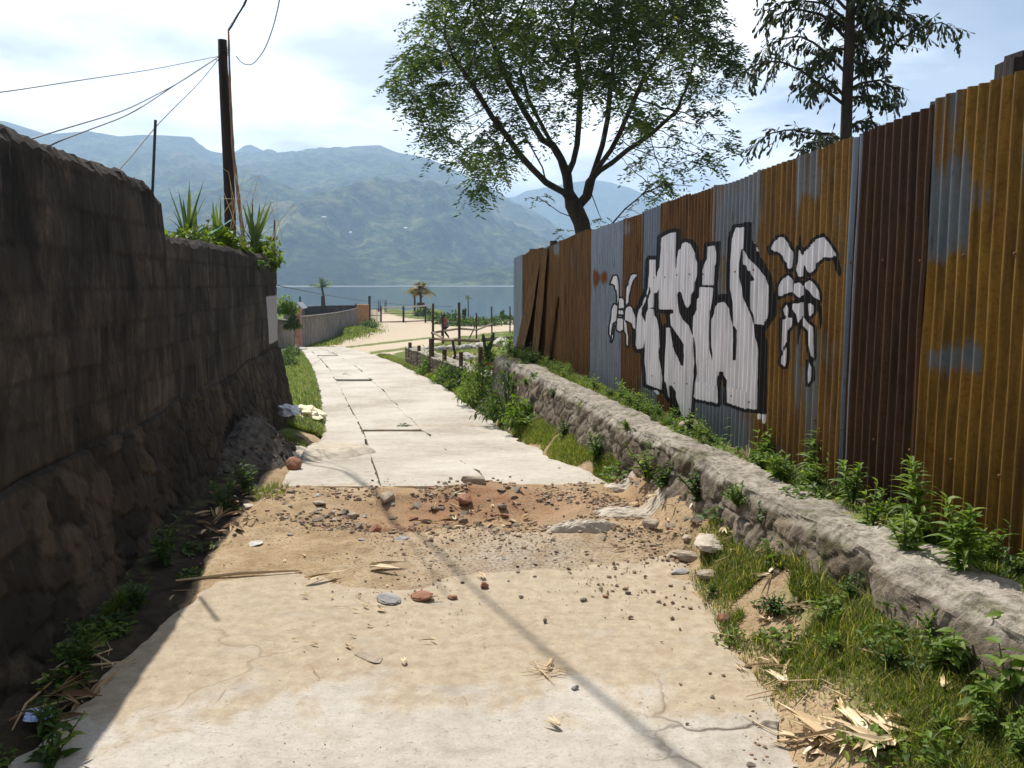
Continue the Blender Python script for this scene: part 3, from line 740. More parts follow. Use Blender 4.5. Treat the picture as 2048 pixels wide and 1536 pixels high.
# ================================================================== BLOCK WALL
def block_wall():
    ds = .035
    s = np.arange(-6, WALL_END + .001, ds)
    root = empty('block_wall', (0, 0, 0), 'dark weathered block wall on a rubble base, stepping down beside the road', 'wall')
    STEP = 5.98
    def ztop(y):
        n = .022 * fbm(y * 4, 0 * y, 0, 3, 51) + .018 * vnoise(y * 13, 0 * y, 0, 52) + .014 * vnoise(y * 27, 0 * y, 0, 53)
        up = 2.235 + .05 * sm(-y, -6, -1) + n
        dn = 1.925 + n * .8 - .0 * y
        return np.where(y < STEP, up - .05 * sm(y, STEP - .25, STEP), dn)
    zt = ztop(s)
    zb = gz(xwall(s) + .25, s, False) - .15
    nz = 64
    zb0 = .76 + .05 * fbm(s * 1.1, 0 * s, 0, 2, 58)
    # upper face
    U = np.linspace(0, 1, nz)
    S_, U_ = np.meshgrid(s, U, indexing='ij')
    Z = zb0[:, None] - .04 + (zt - zb0 + .04)[:, None] * U_
    off = .02 * fbm(S_ * 1.3, Z * 1.3, 0, 4, 61) + .008 * fbm(S_ * 7, Z * 7, 0, 3, 62)
    # block courses: slight ledges and joints
    co = np.floor((Z - .76) / .2); bx = S_ / .42 + (co % 2) * .5
    jf = np.minimum(np.abs((Z - .76) / .2 - np.round((Z - .76) / .2)) * .2, np.abs(bx - np.round(bx)) * .42)
    hb = _h(co.astype(np.int64), np.floor(bx).astype(np.int64), 0 * co.astype(np.int64), 5)
    off = off + .007 * (hb - .5) - .007 * (1 - sm(jf, .0, .022)) * sm(fbm(S_ * .7, Z * 1.2, 0, 2, 66), -.25, .15)
    JT = (1 - sm(jf, .004, .02)) * sm(fbm(S_ * .9, Z * 1.4, 0, 3, 66), -.35, .1)
    HB = hb
    off = off - .05 * (sm(U_, .97, 1.0)) * (.4 + .6 * _h(np.floor(S_ * 9).astype(np.int64), 0 * co.astype(np.int64), 0 * co.astype(np.int64), 8))
    X = xwall(S_) + off
    # crown and back of the upper wall
    th = .20
    rows = [np.stack([X, S_, Z], -1)]
    topx = np.stack([X[:, -1], s, zt], -1)
    back = []
    for k, (dx, dz) in enumerate(((.06, .012), (.13, .0), (th, -.015), (th, -.6), (th, -1.6))):
        back.append(np.stack([X[:, -1] - dx + .01 * vnoise(s * 9, 0 * s + k, 0, 70 + k), s, zt + dz + .015 * vnoise(s * 11, 0 * s + k, 0, 80 + k) * (k < 3)], -1)[:, None, :])
    V = np.concatenate(rows + back, 1)
    nr, nc = V.shape[:2]
    Fc = grid_faces(nr, nc)[:, ::-1].tolist()
    # end cap
    last = [(nr - 1) * nc + j for j in range(nc)]
    Fc.append(last)
    A = V.reshape(-1, 3)
    wpatch = sm(A[:, 1], 10.55, 10.68) * sm(A[:, 2], .80, .86) * (1 - sm(A[:, 2], 1.40, 1.46))
    n = len(A)
    pad = lambda q: np.concatenate([q, np.zeros((len(s), nc - q.shape[1]))], 1).ravel()
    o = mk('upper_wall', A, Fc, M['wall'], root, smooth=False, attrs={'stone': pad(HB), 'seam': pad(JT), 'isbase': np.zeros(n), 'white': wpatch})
    # rubble base
    nzb = 34
    U = np.linspace(0, 1, nzb)
    S_, U_ = np.meshgrid(s, U, indexing='ij')
    Z = zb[:, None] + (zb0 - zb)[:, None] * U_
    f1, f2, idv = vor(S_ / .25 + .6 * fbm(S_ * 2, Z * 2, 0, 3, 90), Z / .16 + .5 * fbm(S_ * 2, Z * 2, 3, 3, 95), 33)
    e = f2 - f1
    bat = (.13 + .08 * sm(S_, 8.5, 11)) * (1 - U_) ** .9 + .008
    X = xwall(S_) + bat + (.012 * sm(e, .02, .25) + .010 * (idv - .5)) + .022 * fbm(S_ * 6, Z * 6, 0, 4, 91, .65)
    X[:, -1] = xwall(s) - .05
    A = np.stack([X, S_, Z], -1)
    endc = A[-1][None].repeat(1, 0).copy()
    nr, nc = A.shape[:2]
    e2 = A[-1].copy(); e2[:, 0] = xwall(WALL_END) - .22
    V = np.concatenate([A.reshape(-1, 3), e2])
    Fc = grid_faces(nr, nc)[:, ::-1].tolist()
    for j in range(nc - 1):
        a, b = (nr - 1) * nc + j, (nr - 1) * nc + j + 1
        Fc.append([a, b, nr * nc + j + 1, nr * nc + j])
    st = np.concatenate([idv.ravel(), idv[-1]]); se = np.concatenate([(1 - sm(e, .03, .14)).ravel(), np.zeros(nc)])
    n = len(V)
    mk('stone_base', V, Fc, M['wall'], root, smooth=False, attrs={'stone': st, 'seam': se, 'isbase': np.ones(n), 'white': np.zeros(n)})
block_wall()

# ================================================================== LOW STONE LEDGE
def ledge():
    s = np.concatenate([np.arange(-6, 2.2, .1), np.arange(2.2, 9, .02), np.arange(9, LEDGE_END + .01, .03)])
    root = empty('retaining_wall', (0, 0, 0), 'low mortared rubble wall with a worn concrete top below the sheet fence', 'wall')
    zb = ground_z(xledge(s) - .05, s) - .12
    zt = zledge(s) + .018 * fbm(s * .9, 0 * s, 0, 3, 101)
    zt = np.where(s > 12.2, zt - .12 * sm(s, 12.2, 13.2) * (vnoise(s * 2.2, 0 * s, 0, 4) * .5 + .5), zt)
    nf = 30
    U = np.linspace(0, 1, nf)
    S_, U_ = np.meshgrid(s, U, indexing='ij')
    Z = zb[:, None] + (zt - zb)[:, None] * U_
    f1, f2, idv = vor(S_ / .22 + .8 * fbm(S_ * 2.4, Z * 2.4, 0, 3, 110), Z / .15 + .6 * fbm(S_ * 2.4, Z * 2.4, 3, 3, 115), 44)
    e = f2 - f1
    X = xledge(S_) - (.014 * sm(e, .02, .3) + .02 * (idv - .5)) - .05 * fbm(S_ * 1.6, Z * 1.6, 0, 3, 111) - .04 * fbm(S_ * 5, Z * 5, 0, 4, 112, .65) - .10 * (1 - U_)
    lip = sm(U_, .86, 1.0)
    X = X * (1 - lip * .8) + (xledge(S_) + .025 + .06 * fbm(S_ * 1.9, Z * 3, 0, 4, 113) + .03 * fbm(S_ * 9, Z * 9, 0, 3, 114)) * lip * .8
    A = [np.stack([X, S_, Z], -1)]
    st = [idv]; se = [1 - sm(e, .03, .16)]; tp = [sm(U_, .84, .95) * 1.0]
    wid = .26 + .07 * fbm(s * 1.1, 0 * s, 0, 3, 120)
    for k, t in enumerate((*np.linspace(.04, 1, 22), 1.06, 1.1)):
        xx = X[:, -1] + wid * t
        zz = zt + .016 * (t > .04) * (1 - t * .4) + .016 * fbm(xx * 6, s * 6, 0, 3, 121) + .010 * fbm(xx * 20, s * 20, 0, 3, 122)
        if k == 22: zz = zz - .05
        if k == 23: zz = zz - .35
        A.append(np.stack([xx, s, zz], -1)[:, None]); st.append(0 * s[:, None] + .5); se.append(0 * s[:, None]); tp.append(1 + 0 * s[:, None])
    V = np.concatenate(A, 1); nr, nc = V.shape[:2]
    Fc = grid_faces(nr, nc).tolist()
    Fc.append([(nr - 1) * nc + j for j in range(nc)][::-1])
    cat = lambda q: np.concatenate(q, 1).ravel()
    # split into the stone face and the concrete top as two parts sharing a border line
    cut = int(nf * .86)
    fa = np.array([f for f in Fc if len(f) == 4]); col = fa[:, 0] % nc
    mk('stone_face', V.reshape(-1, 3), fa[col < cut].tolist() + [Fc[-1]], M['ledge'], root, attrs={'stone': cat(st), 'seam': cat(se), 'top': cat(tp)})
    mk('concrete_top', V.reshape(-1, 3), fa[col >= cut].tolist(), M['ledge'], root, attrs={'stone': cat(st), 'seam': cat(se), 'top': cat(tp)})
ledge()

# ================================================================== SHEET FENCE WITH GRAFFITI
def tr(P, ox, oy, k): return [(ox + x / k, oy + y / k) for x, y in P]
KA = 6.827
A_W = [
 [(425,245),(480,212),(540,180),(625,165),(620,700),(640,560),(655,420),(690,390),(715,320),(760,305),(820,320),(850,375),(885,450),(890,520),(918,590),(915,760),(880,870),(870,970),(838,1020),(830,1130),(785,1210),(745,1150),(715,1050),(700,990),(665,975),(648,1010),(650,1120),(670,1260),(720,1360),(800,1440),(830,1510),(845,1560),(862,1640),(868,1800),(880,1950),(865,2060),(870,2130),(855,2250),(840,2480),(825,2640),(740,2700),(700,2650),(665,2530),(628,2420),(628,2350),(590,2280),(535,2250),(540,2440),(520,2400),(490,2220),(470,2200),(475,1900),(490,1640),(495,1470),(550,1470),(560,1580),(590,1740),(640,1850),(700,1990),(725,1990),(735,1830),(730,1700),(640,1560),(560,1440),(540,1290),(590,1270),(590,1225),(395,1220),(395,940),(365,990),(330,1000),(325,1190),(245,1195),(245,1080),(285,980),(272,915),(245,900),(260,700),(265,545),(350,540),(345,730),(362,800),(372,720),(405,650)],
 [(235,960),(215,1050),(185,1080),(165,1170),(125,1220),(95,1340),(80,1500),(78,1700),(95,1765),(185,1745),(205,1560),(205,1390),(155,1290),(165,1200),(205,1130),(245,1000),(268,925),(250,890)],
 [(250,1212),(325,1212),(328,1310),(360,1330),(385,1430),(400,1600),(405,1720),(385,1800),(400,1900),(430,2050),(440,2180),(430,2320),(220,2240),(215,2080),(200,1960),(200,1500),(215,1290)],
 [(1055,360),(1155,350),(1180,450),(1175,590),(1155,620),(1140,890),(985,885),(990,680),(1020,590),(1050,540)],
 [(945,915),(1135,925),(1130,1030),(1110,1150),(1090,1250),(1080,1400),(1075,1650),(1085,1780),(1110,1880),(1120,1930),(1130,1870),(1112,1700),(1105,1500),(1110,1360),(1150,1280),(1160,1180),(1205,1130),(1290,1120),(1350,1200),(1370,1330),(1400,1430),(1405,1600),(1400,1930),(1445,1910),(1455,1500),(1410,1440),(1405,1200),(1400,1100),(1365,930),(1370,600),(1385,400),(1390,260),(1440,110),(1560,95),(1550,380),(1510,400),(1490,600),(1490,780),(1530,930),(1540,1050),(1600,1190),(1660,1320),(1690,1430),(1700,1580),(1740,1700),(1755,1830),(1740,2250),(1735,2590),(1560,2570),(1320,2490),(1320,2300),(1325,2190),(1280,2120),(1275,2070),(1220,2070),(1190,2160),(1195,2400),(1200,2500),(870,2430),(880,2300),(910,2100),(905,1950),(890,1700),(865,1560),(855,1500),(865,1330),(905,1230),(915,1080),(940,1060)],
 [(1540,400),(1570,430),(1620,530),(1720,620),(1780,690),(1840,770),(1890,900),(1890,1250),(1870,1340),(1830,1400),(1820,1430),(1700,1420),(1690,1310),(1640,1210),(1645,840),(1700,820),(1690,790),(1650,740),(1640,690),(1600,690),(1590,620),(1540,610)],
]
A_B = [
 [(1560,30),(1665,40),(1660,270),(1720,330),(1780,510),(1850,610),(1940,800),(1960,1000),(2010,1080),(2000,1290),(1880,1470),(1830,1540),(1870,1640),(1870,2000),(1855,2640),(1735,2640),(1760,1830),(1690,1400),(1520,900),(1490,600),(1500,410),(1560,380)],
 [(1050,330),(1235,290),(1220,600),(1160,950),(1110,1180),(1080,1350),(1060,1600),(1110,1900),(1125,1880),(1105,1500),(1110,1340),(1150,1240),(1200,1120),(1380,1100),(1360,1020),(1230,1020),(1200,1050),(1190,900),(1230,500)],
 [(850,870),(960,820),(985,880),(930,950),(920,1080),(880,1240),(860,1330),(855,1560),(820,1440),(700,1350),(655,1200),(650,1000),(700,990),(745,1170),(785,1215),(835,1120)],
 [(730,275),(860,270),(920,360),(945,560),(940,760),(900,860),(860,500),(820,330)],
 [(530,2240),(590,2260),(630,2400),(700,2640),(760,2720),(850,2640),(860,2500),(880,2480),(850,2770),(720,2770),(600,2640),(530,2450)],
 [(625,130),(690,120),(680,330),(650,420),(620,600)],
 [(560,1460),(640,1560),(730,1700),(735,1830),(725,1990),(700,1990),(640,1850),(590,1740)],
]
A_W2 = [[(1735,2650),(1785,2640),(1785,2720),(1730,2730)], [(1800,2660),(1862,2640),(1855,2760),(1812,2785)], [(1660,270),(1720,315),(1690,320)], [(1725,350),(1770,430),(1725,425)], [(1780,470),(1800,510),(1780,505)], [(315,2330),(360,2320),(405,2360),(380,2395),(350,2360)]]
C_W = [[(85,210),(125,150),(165,110),(205,105),(245,160),(265,210),(295,240),(290,340),(270,390),(245,380),(235,330),(210,310),(200,270),(165,240),(120,225)],
 [(390,240),(440,190),(495,120),(560,105),(620,180),(670,260),(640,285),(560,285),(500,330),(480,390),(440,425),(410,400),(390,340),(370,280)],
 [(340,205),(365,260),(385,330),(385,450),(340,460),(315,390),(335,310)], [(160,540),(200,475),(250,445),(290,480),(285,590),(230,600),(160,630)],
 [(300,520),(340,500),(385,530),(385,610),(340,640),(290,590)], [(390,510),(440,485),(490,530),(520,600),(525,660),(480,640),(430,580),(400,555)],
 [(285,690),(380,680),(385,790),(330,860),(320,790),(285,740)], [(235,700),(250,740),(240,810),(215,790),(205,740)], [(425,690),(470,700),(470,770),(430,810)],
 [(195,830),(285,810),(275,890),(240,930),(235,1020),(190,1110)], [(375,800),(430,870),(470,900),(470,1160),(455,1180),(425,1050),(420,930),(375,880)],
 [(235,1060),(235,1180),(220,1245),(185,1220),(190,1150)], [(430,1200),(455,1260),(455,1350),(420,1400),(420,1290)]]
C_B = [[(640,285),(690,300),(710,400),(700,455),(670,400)], [(430,590),(490,650),(540,720),(545,860),(525,930),(515,760),(430,680),(395,800),(390,600)], [(340,200),(350,90),(375,240)], [(330,860),(380,800),(330,1040)], [(70,240),(150,225),(200,260),(215,320),(160,250),(80,265)]]
D_W = [[(240,190),(290,190),(315,250),(325,400),(325,600),(305,670),(310,560),(290,440),(270,420),(260,360),(225,330),(180,330),(205,280),(220,220)],
 [(590,160),(650,175),(590,250),(570,300),(545,360),(530,450),(505,530),(495,650),(455,710),(460,540),(470,400),(500,360),(510,260),(545,190)],
 [(340,590),(385,580),(420,620),(420,750),(330,760)], [(250,690),(300,720),(295,850),(280,980),(220,1020),(195,1170),(185,1260),(170,1220),(170,1080),(205,920),(215,760)],
 [(460,760),(510,720),(560,750),(590,850),(615,920),(610,1120),(575,1100),(570,1030),(480,980),(440,960),(445,820)], [(330,800),(410,800),(410,870),(325,860)],
 [(305,940),(400,940),(405,1130),(340,1170),(295,1130)], [(420,960),(465,1030),(475,1170),(495,1260),(490,1440),(460,1380),(465,1230),(430,1160),(430,1060)], [(250,1080),(235,1160),(225,1260),(195,1350),(195,1300),(230,1180)]]
W_POLY = [(tr(p, 1260, 440, KA), 8.0) for p in A_W] + [(tr(p, 1520, 450, 4.389), 6.2) for p in C_W] + [(tr(p, 1200, 530, 8.78), 3.2) for p in D_W]
W_ONLY = [tr(p, 1260, 440, KA) for p in A_W2]
B_POLY = [tr(p, 1260, 440, KA) for p in A_B] + [tr(p, 1520, 450, 4.389) for p in C_B]
def sdf(px, py, P):
    """signed distance to a polygon, negative inside"""
    P = np.asarray(P, float); d = np.full(px.shape, 1e9)
    for i in range(len(P)):
        a, b = P[i], P[(i + 1) % len(P)]
        e = b - a; L = e @ e + 1e-9
        t = np.clip(((px - a[0]) * e[0] + (py - a[1]) * e[1]) / L, 0, 1)
        d = np.minimum(d, (px - a[0] - t * e[0]) ** 2 + (py - a[1] - t * e[1]) ** 2)
    d = np.sqrt(d)
    return np.where(inpoly(px, py, P), -d, d)
def paint(px, py):
    w = np.zeros(px.shape); b = np.zeros(px.shape)
    def use(P, grow, cur):
        P = np.asarray(P); m = (px > P[:, 0].min() - 14) & (px < P[:, 0].max() + 14) & (py > P[:, 1].min() - 14) & (py < P[:, 1].max() + 14)
        if m.any():
            d = sdf(px[m], py[m], P)
            cur[m] = np.maximum(cur[m], np.clip(.5 - (d - grow) / 3.0, 0, 1))
            return m, d
        return None
    for P, g in W_POLY: use(P, g, b)
    for P in B_POLY: use(P, 1.0, b)
    for P, g in W_POLY: use(P, 0, w)
    for P in W_ONLY: use(P, 0, w)
    # black strokes drawn over the white body
    ov = np.zeros(px.shape); use(B_POLY[6], 0, ov)
    return np.where(ov > .5, 0, w), b
FDIR = np.array((FS, 1.0, 0)) / math.hypot(FS, 1)
FNRM = np.array((-1.0, FS, 0)) / math.hypot(1, FS)      # towards the road
def ftop(y): return 2.354 - .0278 * (y - 4.515)
def fbot(y): return np.maximum(.497 - .028 * (y - 4.515), -.2) - .02
def ypx(px): return FX / ((px - 1024) / F / 1.0071 - FS)
RUST_G = (.195, .105, .024); RUST_O = (.19, .072, .018); RUST_D = (.058, .027, .011); ZINC = (.25, .285, .335)
SM = {
 'zinc': sheet_mat('zinc_sheet', ZINC, RUST_O, .10),
 'zinc_rust': sheet_mat('zinc_sheet_rust_patch', ZINC, RUST_O, .28),
 'mixed': sheet_mat('half_rusted_sheet', (.20, .21, .22), RUST_G, .50),
 'gold': sheet_mat('golden_rust_sheet', (.20, .21, .21), RUST_G, .61),
 'gold_near': sheet_mat('golden_rust_near', (.14, .155, .16), (.185, .098, .012), .635),
 'brown': sheet_mat('brown_rust_sheet', (.20, .215, .225), (.135, .066, .017), .70),
 'dark': sheet_mat('dark_red_rust_sheet', (.045, .036, .028), RUST_D, .80),
 'steel': sheet_mat('dull_zinc_sheet', (.18, .21, .245), RUST_O, .06),
}
SHEETS = [  # px at horizon level of the two sides (far, near), material, top offset, description
 (1028, 1046, 'zinc', .0, 'bare zinc sheet at the far end of the fence'),
 (1046, 1086, 'brown', .0, None), (1086, 1119, 'brown', -.01, None), (1119, 1183, 'brown', .02, None),
 (1183, 1246, 'zinc_rust', -.0, 'zinc sheet with one square rust patch'), (1246, 1284, 'brown', .0, 'rusty sheet behind the small painted flower'),
 (1284, 1321, 'steel', .01, 'narrow blue-grey sheet beside the lettering'), (1321, 1376, 'brown', .0, None), (1376, 1426, 'brown', .01, None),
 (1426, 1512, 'mixed', .0, 'grey and rust sheet behind the lettering'), (1512, 1588, 'gold', .0, 'golden rust sheet'),
 (1588, 1690, 'gold', .0, 'golden rust sheet with the larger painted flower'), (1690, 1709, 'steel', .0, 'narrow zinc edge strip'), (1709, 1846, 'dark', .012, 'dark red-brown rusty sheet'),
 (1846, 2110, 'gold_near', .03, 'sheet of thick yellow ridges over dull zinc'), (2110, 2700, 'mixed', .03, None), (2700, 4200, 'brown', .02, None), (4200, 9000, 'zinc_rust', .02, None)]
def sheet_geo(y1, y0, zb, zt, pitch=.068, amp=.0125, dens=10, zstep=.1, off=0.0, seed=0, wave=1.0, ragtop=.02):
    """corrugated sheet between fence stations y0<y1; returns grid positions"""
    L = (y1 - y0) * math.hypot(1, FS)
    n = max(4, int(round(L / (pitch / dens)))); s = np.linspace(0, L, n)
    y = y0 + s / math.hypot(1, FS)
    top = zt(y) + ragtop * fbm(y * 2, 0 * y, 0, 2, seed) ; bot = zb(y) + .02 * fbm(y * 3, 0 * y, 0, 2, seed + 1)
    nz = max(3, int(round((top.mean() - bot.mean()) / zstep)))
    U = np.linspace(0, 1, nz)
    S_, U_ = np.meshgrid(s, U, indexing='ij'); Y_ = np.repeat(y[:, None], nz, 1)
    Z = bot[:, None] + (top - bot)[:, None] * U_
    ph = 2 * math.pi * S_ / pitch
    c = np.sin(ph); prof = amp * np.sign(c) * np.abs(c) ** .8
    wob = .008 * wave * fbm(Y_ * 1.2, Z * .9, 0, 3, seed + 5) + .012 * wave * np.exp(-S_ / .05) * fbm(Z * 2, 0 * Z + seed, 0, 2, seed)
    d = prof + off + wob
    sh = .006 * wave * fbm(Z * 1.6, Y_ * 2.2, 0, 2, seed + 8)      # ridges run slightly crooked
    P = np.stack([xfence(Y_) + FNRM[0] * d + FDIR[0] * sh, Y_ + FNRM[1] * d + FDIR[1] * sh, Z], -1)
    return P
PATCH = [(1850, 1940, 150, 520, -.16), (1940, 1985, 250, 420, -.10), (1850, 1965, 690, 745, -.17), (1588, 1640, 280, 400, -.17), (1640, 1668, 330, 360, -.14), (1608, 1634, 720, 1000, -.15), (1588, 1600, 400, 900, -.12),
         (1668, 1690, 300, 560, -.12), (1186, 1216, 538, 572, .45), (1086, 1119, 470, 520, -.22), (1246, 1262, 440, 480, -.2), (1512, 1588, 560, 900, .03), (1322, 1340, 430, 520, .03), (1990, 2060, 150, 1100, .04)]
fence = empty('sheet_fence', (0, 0, 0), 'tall fence of rusty and zinc corrugated sheets with black and white graffiti', 'fence')
for i, (pa, pb, mt, dtop, lab) in enumerate(SHEETS):
    ya, yb = float(ypx(pa)), float(ypx(pb))
    y1, y0 = max(ya, yb), min(ya, yb)
    painted = 1183 <= pa < 1700
    fine = pa < 2200
    P = sheet_geo(y1 + .012, y0 - .03, fbot, lambda y: ftop(y) + dtop, dens=10 if y0 < 7 else 8, zstep=.012 if painted else .045, off=.006 * (i % 2), seed=i * 13, wave=1.4 if pa >= 1700 else .8)
    px, py = proj(P[..., 0], P[..., 1], P[..., 2])
    if painted: w, b = paint(px, py)
    else: w = b = np.zeros(px.shape)
    nr, nc = px.shape
    bi = np.zeros(px.shape)
    for (x0, x1, y0_, y1_, q_) in PATCH:
        bi += q_ * sm(px, x0 - 5, x0 + 5) * (1 - sm(px, x1 - 5, x1 + 5)) * sm(py, y0_ - 25, y0_ + 25) * (1 - sm(py, y1_ - 25, y1_ + 25))
    o = mk('corrugated_sheet', P, grid_faces(nr, nc), SM[mt], fence, smooth=True, attrs={'white': w, 'black': b, 'bias': bi})
    if lab: o['label'] = lab
# the grey patch sheet nailed over the foot of the lettering
y1, y0 = float(ypx(1392)), float(ypx(1506))
P = sheet_geo(y1, y0, fbot, lambda y: fbot(y) + .42 + .0 * y, zstep=.02, dens=9, off=.016, seed=301)
px, py = proj(P[..., 0], P[..., 1], P[..., 2]); w, b = paint(px, py)
o = mk('corrugated_sheet', P, grid_faces(*px.shape), SM['steel'], fence, smooth=True, attrs={'white': w, 'black': b}); o['label'] = 'short dull grey sheet along the fence foot'
# timber posts that hold it up, just behind; two show above the top
for yy, hh in ((1.2, 0), (3.0, .0), (5.6, -.06), (8.3, -.06), (10.6, .02), (12.6, .075), (14.3, .07), (15.45, -.1)):
    b = MB(); z1 = ftop(yy) + hh; z0 = .1
    b.box((float(xfence(yy)) + .085, yy, (z0 + z1) / 2), (.09, .09, z1 - z0), rz=.15); b.build('post', M['wood'], fence)
b = MB()
for zz in (.9, 1.85):
    a0 = np.array((float(xfence(-1)) + .045, -1, zz)); a1 = np.array((float(xfence(15.4)) + .045, 15.4, zz - .3)); b.tube([a0, a1], .02, 6)
b.build('rail', M['wood'], fence)
b = MB()
for zz in (.92, 1.8):
    for k in range(46):
        yy = 2.2 + k * .29; z_ = zz - .3 * (yy + 1) / 16.4 + random.uniform(-.012, .012)
        p = np.array((float(xfence(yy)), yy, z_)); a = p + FNRM * .012; b.tube([a, a + FNRM * .004, a + FNRM * .007], [.0075, .0075, .004], 7, .3)
o = b.build('nail_heads', M['rust_iron'], fence); o['kind'] = 'stuff'
# dark upright post behind the fence at its tall end
b = MB(); b.box((2.13, 3.70, 1.4), (.14, .14, 2.24)); b.box((2.15, 3.72, 2.535), (.10, .10, .03), tilt=(0, .08, .2))
tag(b.build('gate_post', M['pole']), 'dark square post rising behind the tall end of the sheet fence', 'post')
# loose sheets leaning on the far end
def leaning(px_t0, px_t1, px_b0, px_b1, ytop, dz, mt, lab, seed, lean):
    yt0, yt1 = float(ypx(px_t1)), float(ypx(px_t0)); yb0, yb1 = float(ypx(px_b1)), float(ypx(px_b0))
    n = 44; U = np.linspace(0, 1, n); W = np.linspace(0, 1, 24)
    U_, W_ = np.meshgrid(U, W, indexing='ij')
    yt = yt0 + (yt1 - yt0) * U_; yb = yb0 + (yb1 - yb0) * U_
    Y_ = yb + (yt - yb) * W_
    zt = ftop(yt) + dz; zb = fbot(yb) - .03
    Z = zb + (zt - zb) * W_
    d = .03 + lean * (1 - W_) + .010 * np.sin(U_ * 2 * math.pi * 5) + .02 * fbm(U_ * 2, W_ * 2, 0, 2, seed)
    P = np.stack([xfence(Y_) + FNRM[0] * d, Y_ + FNRM[1] * d, Z], -1)
    o = mk('loose_sheet', P, grid_faces(n, 24), SM[mt], smooth=True, attrs={'white': np.zeros(P.shape[:2]), 'black': np.zeros(P.shape[:2])})
    tag(o, lab, 'metal sheet', 'loose sheets leaning on the fence')
leaning(1076, 1089, 1042, 1062, 0, .0, 'brown', 'narrow bent rusty sheet slanting against the far end of the fence', 5, .14)
leaning(1087, 1100, 1074, 1088, 0, -.04, 'brown', 'second loose rusty sheet, nearly upright, beside the slanting one', 9, .09)
leaning(1116, 1122, 1096, 1104, 0, -.75, 'brown', 'slim rusty strip of sheet propped on the brown fence panels', 14, .10)

# ================================================================== VEGETATION TOOLS
def blades(P, h, w, lean, tint, r, seg=3):
    """vectorised grass: P base points, arrays of height, width, lean; returns verts, faces, tints"""
    n = len(P)
    az = r.uniform(0, 2 * math.pi, n); d = np.stack([np.cos(az), np.sin(az), 0 * az], -1)
    sd = np.stack([-np.sin(az), np.cos(az), 0 * az], -1)
    V = []; 
    for k in range(seg + 1):
        t = k / seg
        c = P + d * (lean * h * t * t)[:, None] + np.array((0, 0, 1.0)) * (h * (t - .35 * lean * t * t))[:, None]
        ww = (w * (1 - t ** 1.5) * .5 + .0002)[:, None]
        V += [c - sd * ww, c + sd * ww]
    V = np.stack(V, 1)          # n, 2(seg+1), 3
    m = 2 * (seg + 1)
    Fc = []
    for k in range(seg):
        Fc.append(np.stack([np.arange(n) * m + 2 * k, np.arange(n) * m + 2 * k + 1, np.arange(n) * m + 2 * k + 3, np.arange(n) * m + 2 * k + 2], -1))
    return V.reshape(-1, 3), np.concatenate(Fc), np.repeat(tint, m)
def leaf(mb, base, d, L, W, t, droop=.3, fold=.15, roll=0.0, seg=4):
    """one leaf blade: a folded, drooping strip that tapers at both ends"""
    d = np.asarray(d, float); d /= np.linalg.norm(d) + 1e-9
    side = np.cross(d, (0, 0, 1.0)); 
    if np.linalg.norm(side) < .05: side = np.array((1.0, 0, 0))
    side /= np.linalg.norm(side); up = np.cross(side, d)
    cr, sr = math.cos(roll), math.sin(roll)
    side, up = side * cr + up * sr, up * cr - side * sr
    V = []; base = np.asarray(base, float)
    for k in range(seg + 1):
        u = k / seg
        c = base + d * (L * u) + np.array((0, 0, -1.0)) * (droop * L * u * u)
        ww = W * .5 * (math.sin(math.pi * min(1, (.08 + .92 * u) ** .75)) + .04)
        V += [c - side * ww + up * ww * fold * 2, c, c + side * ww + up * ww * fold * 2]
    Fc = []
    for k in range(seg):
        a = 3 * k
        Fc += [(a, a + 1, a + 4, a + 3), (a + 1, a + 2, a + 5, a + 4)]
    mb.add(V, Fc, t)
def weed_leafy(r, h=.28, stems=5, nl=13, L=.10, W=.032, spread=.5):
    mb = MB()
    for s in range(stems):
        az = r.uniform(0, 6.28); tilt = r.uniform(.05, spread); hh = h * r.uniform(.55, 1.05)
        P = [np.array((math.cos(az) * .02, math.sin(az) * .02, -.02))]
        for k in range(1, 5):
            u = k / 4
            P.append(np.array((math.cos(az) * tilt * hh * u, math.sin(az) * tilt * hh * u, hh * u * (1 - .12 * tilt * u))))
        mb.tube(P, np.linspace(.004, .0018, 5), 4, .25, cap=False)
        P = np.array(P)
        for k in range(nl):
            u = .15 + .85 * (k + r.uniform(0, .6)) / nl
            b = np.array([np.interp(u, np.linspace(0, 1, 5), P[:, i]) for i in range(3)])
            a2 = k * 2.4 + r.uniform(-.4, .4)
            e = r.uniform(.0, .7) + (.5 if u > .9 else 0)
            ll = L * r.uniform(.6, 1.15) * (1.15 - .55 * u)
            leaf(mb, b, (math.cos(a2) * math.cos(e), math.sin(a2) * math.cos(e), math.sin(e)), ll, W * r.uniform(.7, 1.2) * ll / L, np.clip(r.normal(.5, .22) + .15 * (u - .5), 0, 1), r.uniform(.1, .5), .2, r.uniform(-.4, .4), 3)
    return mb
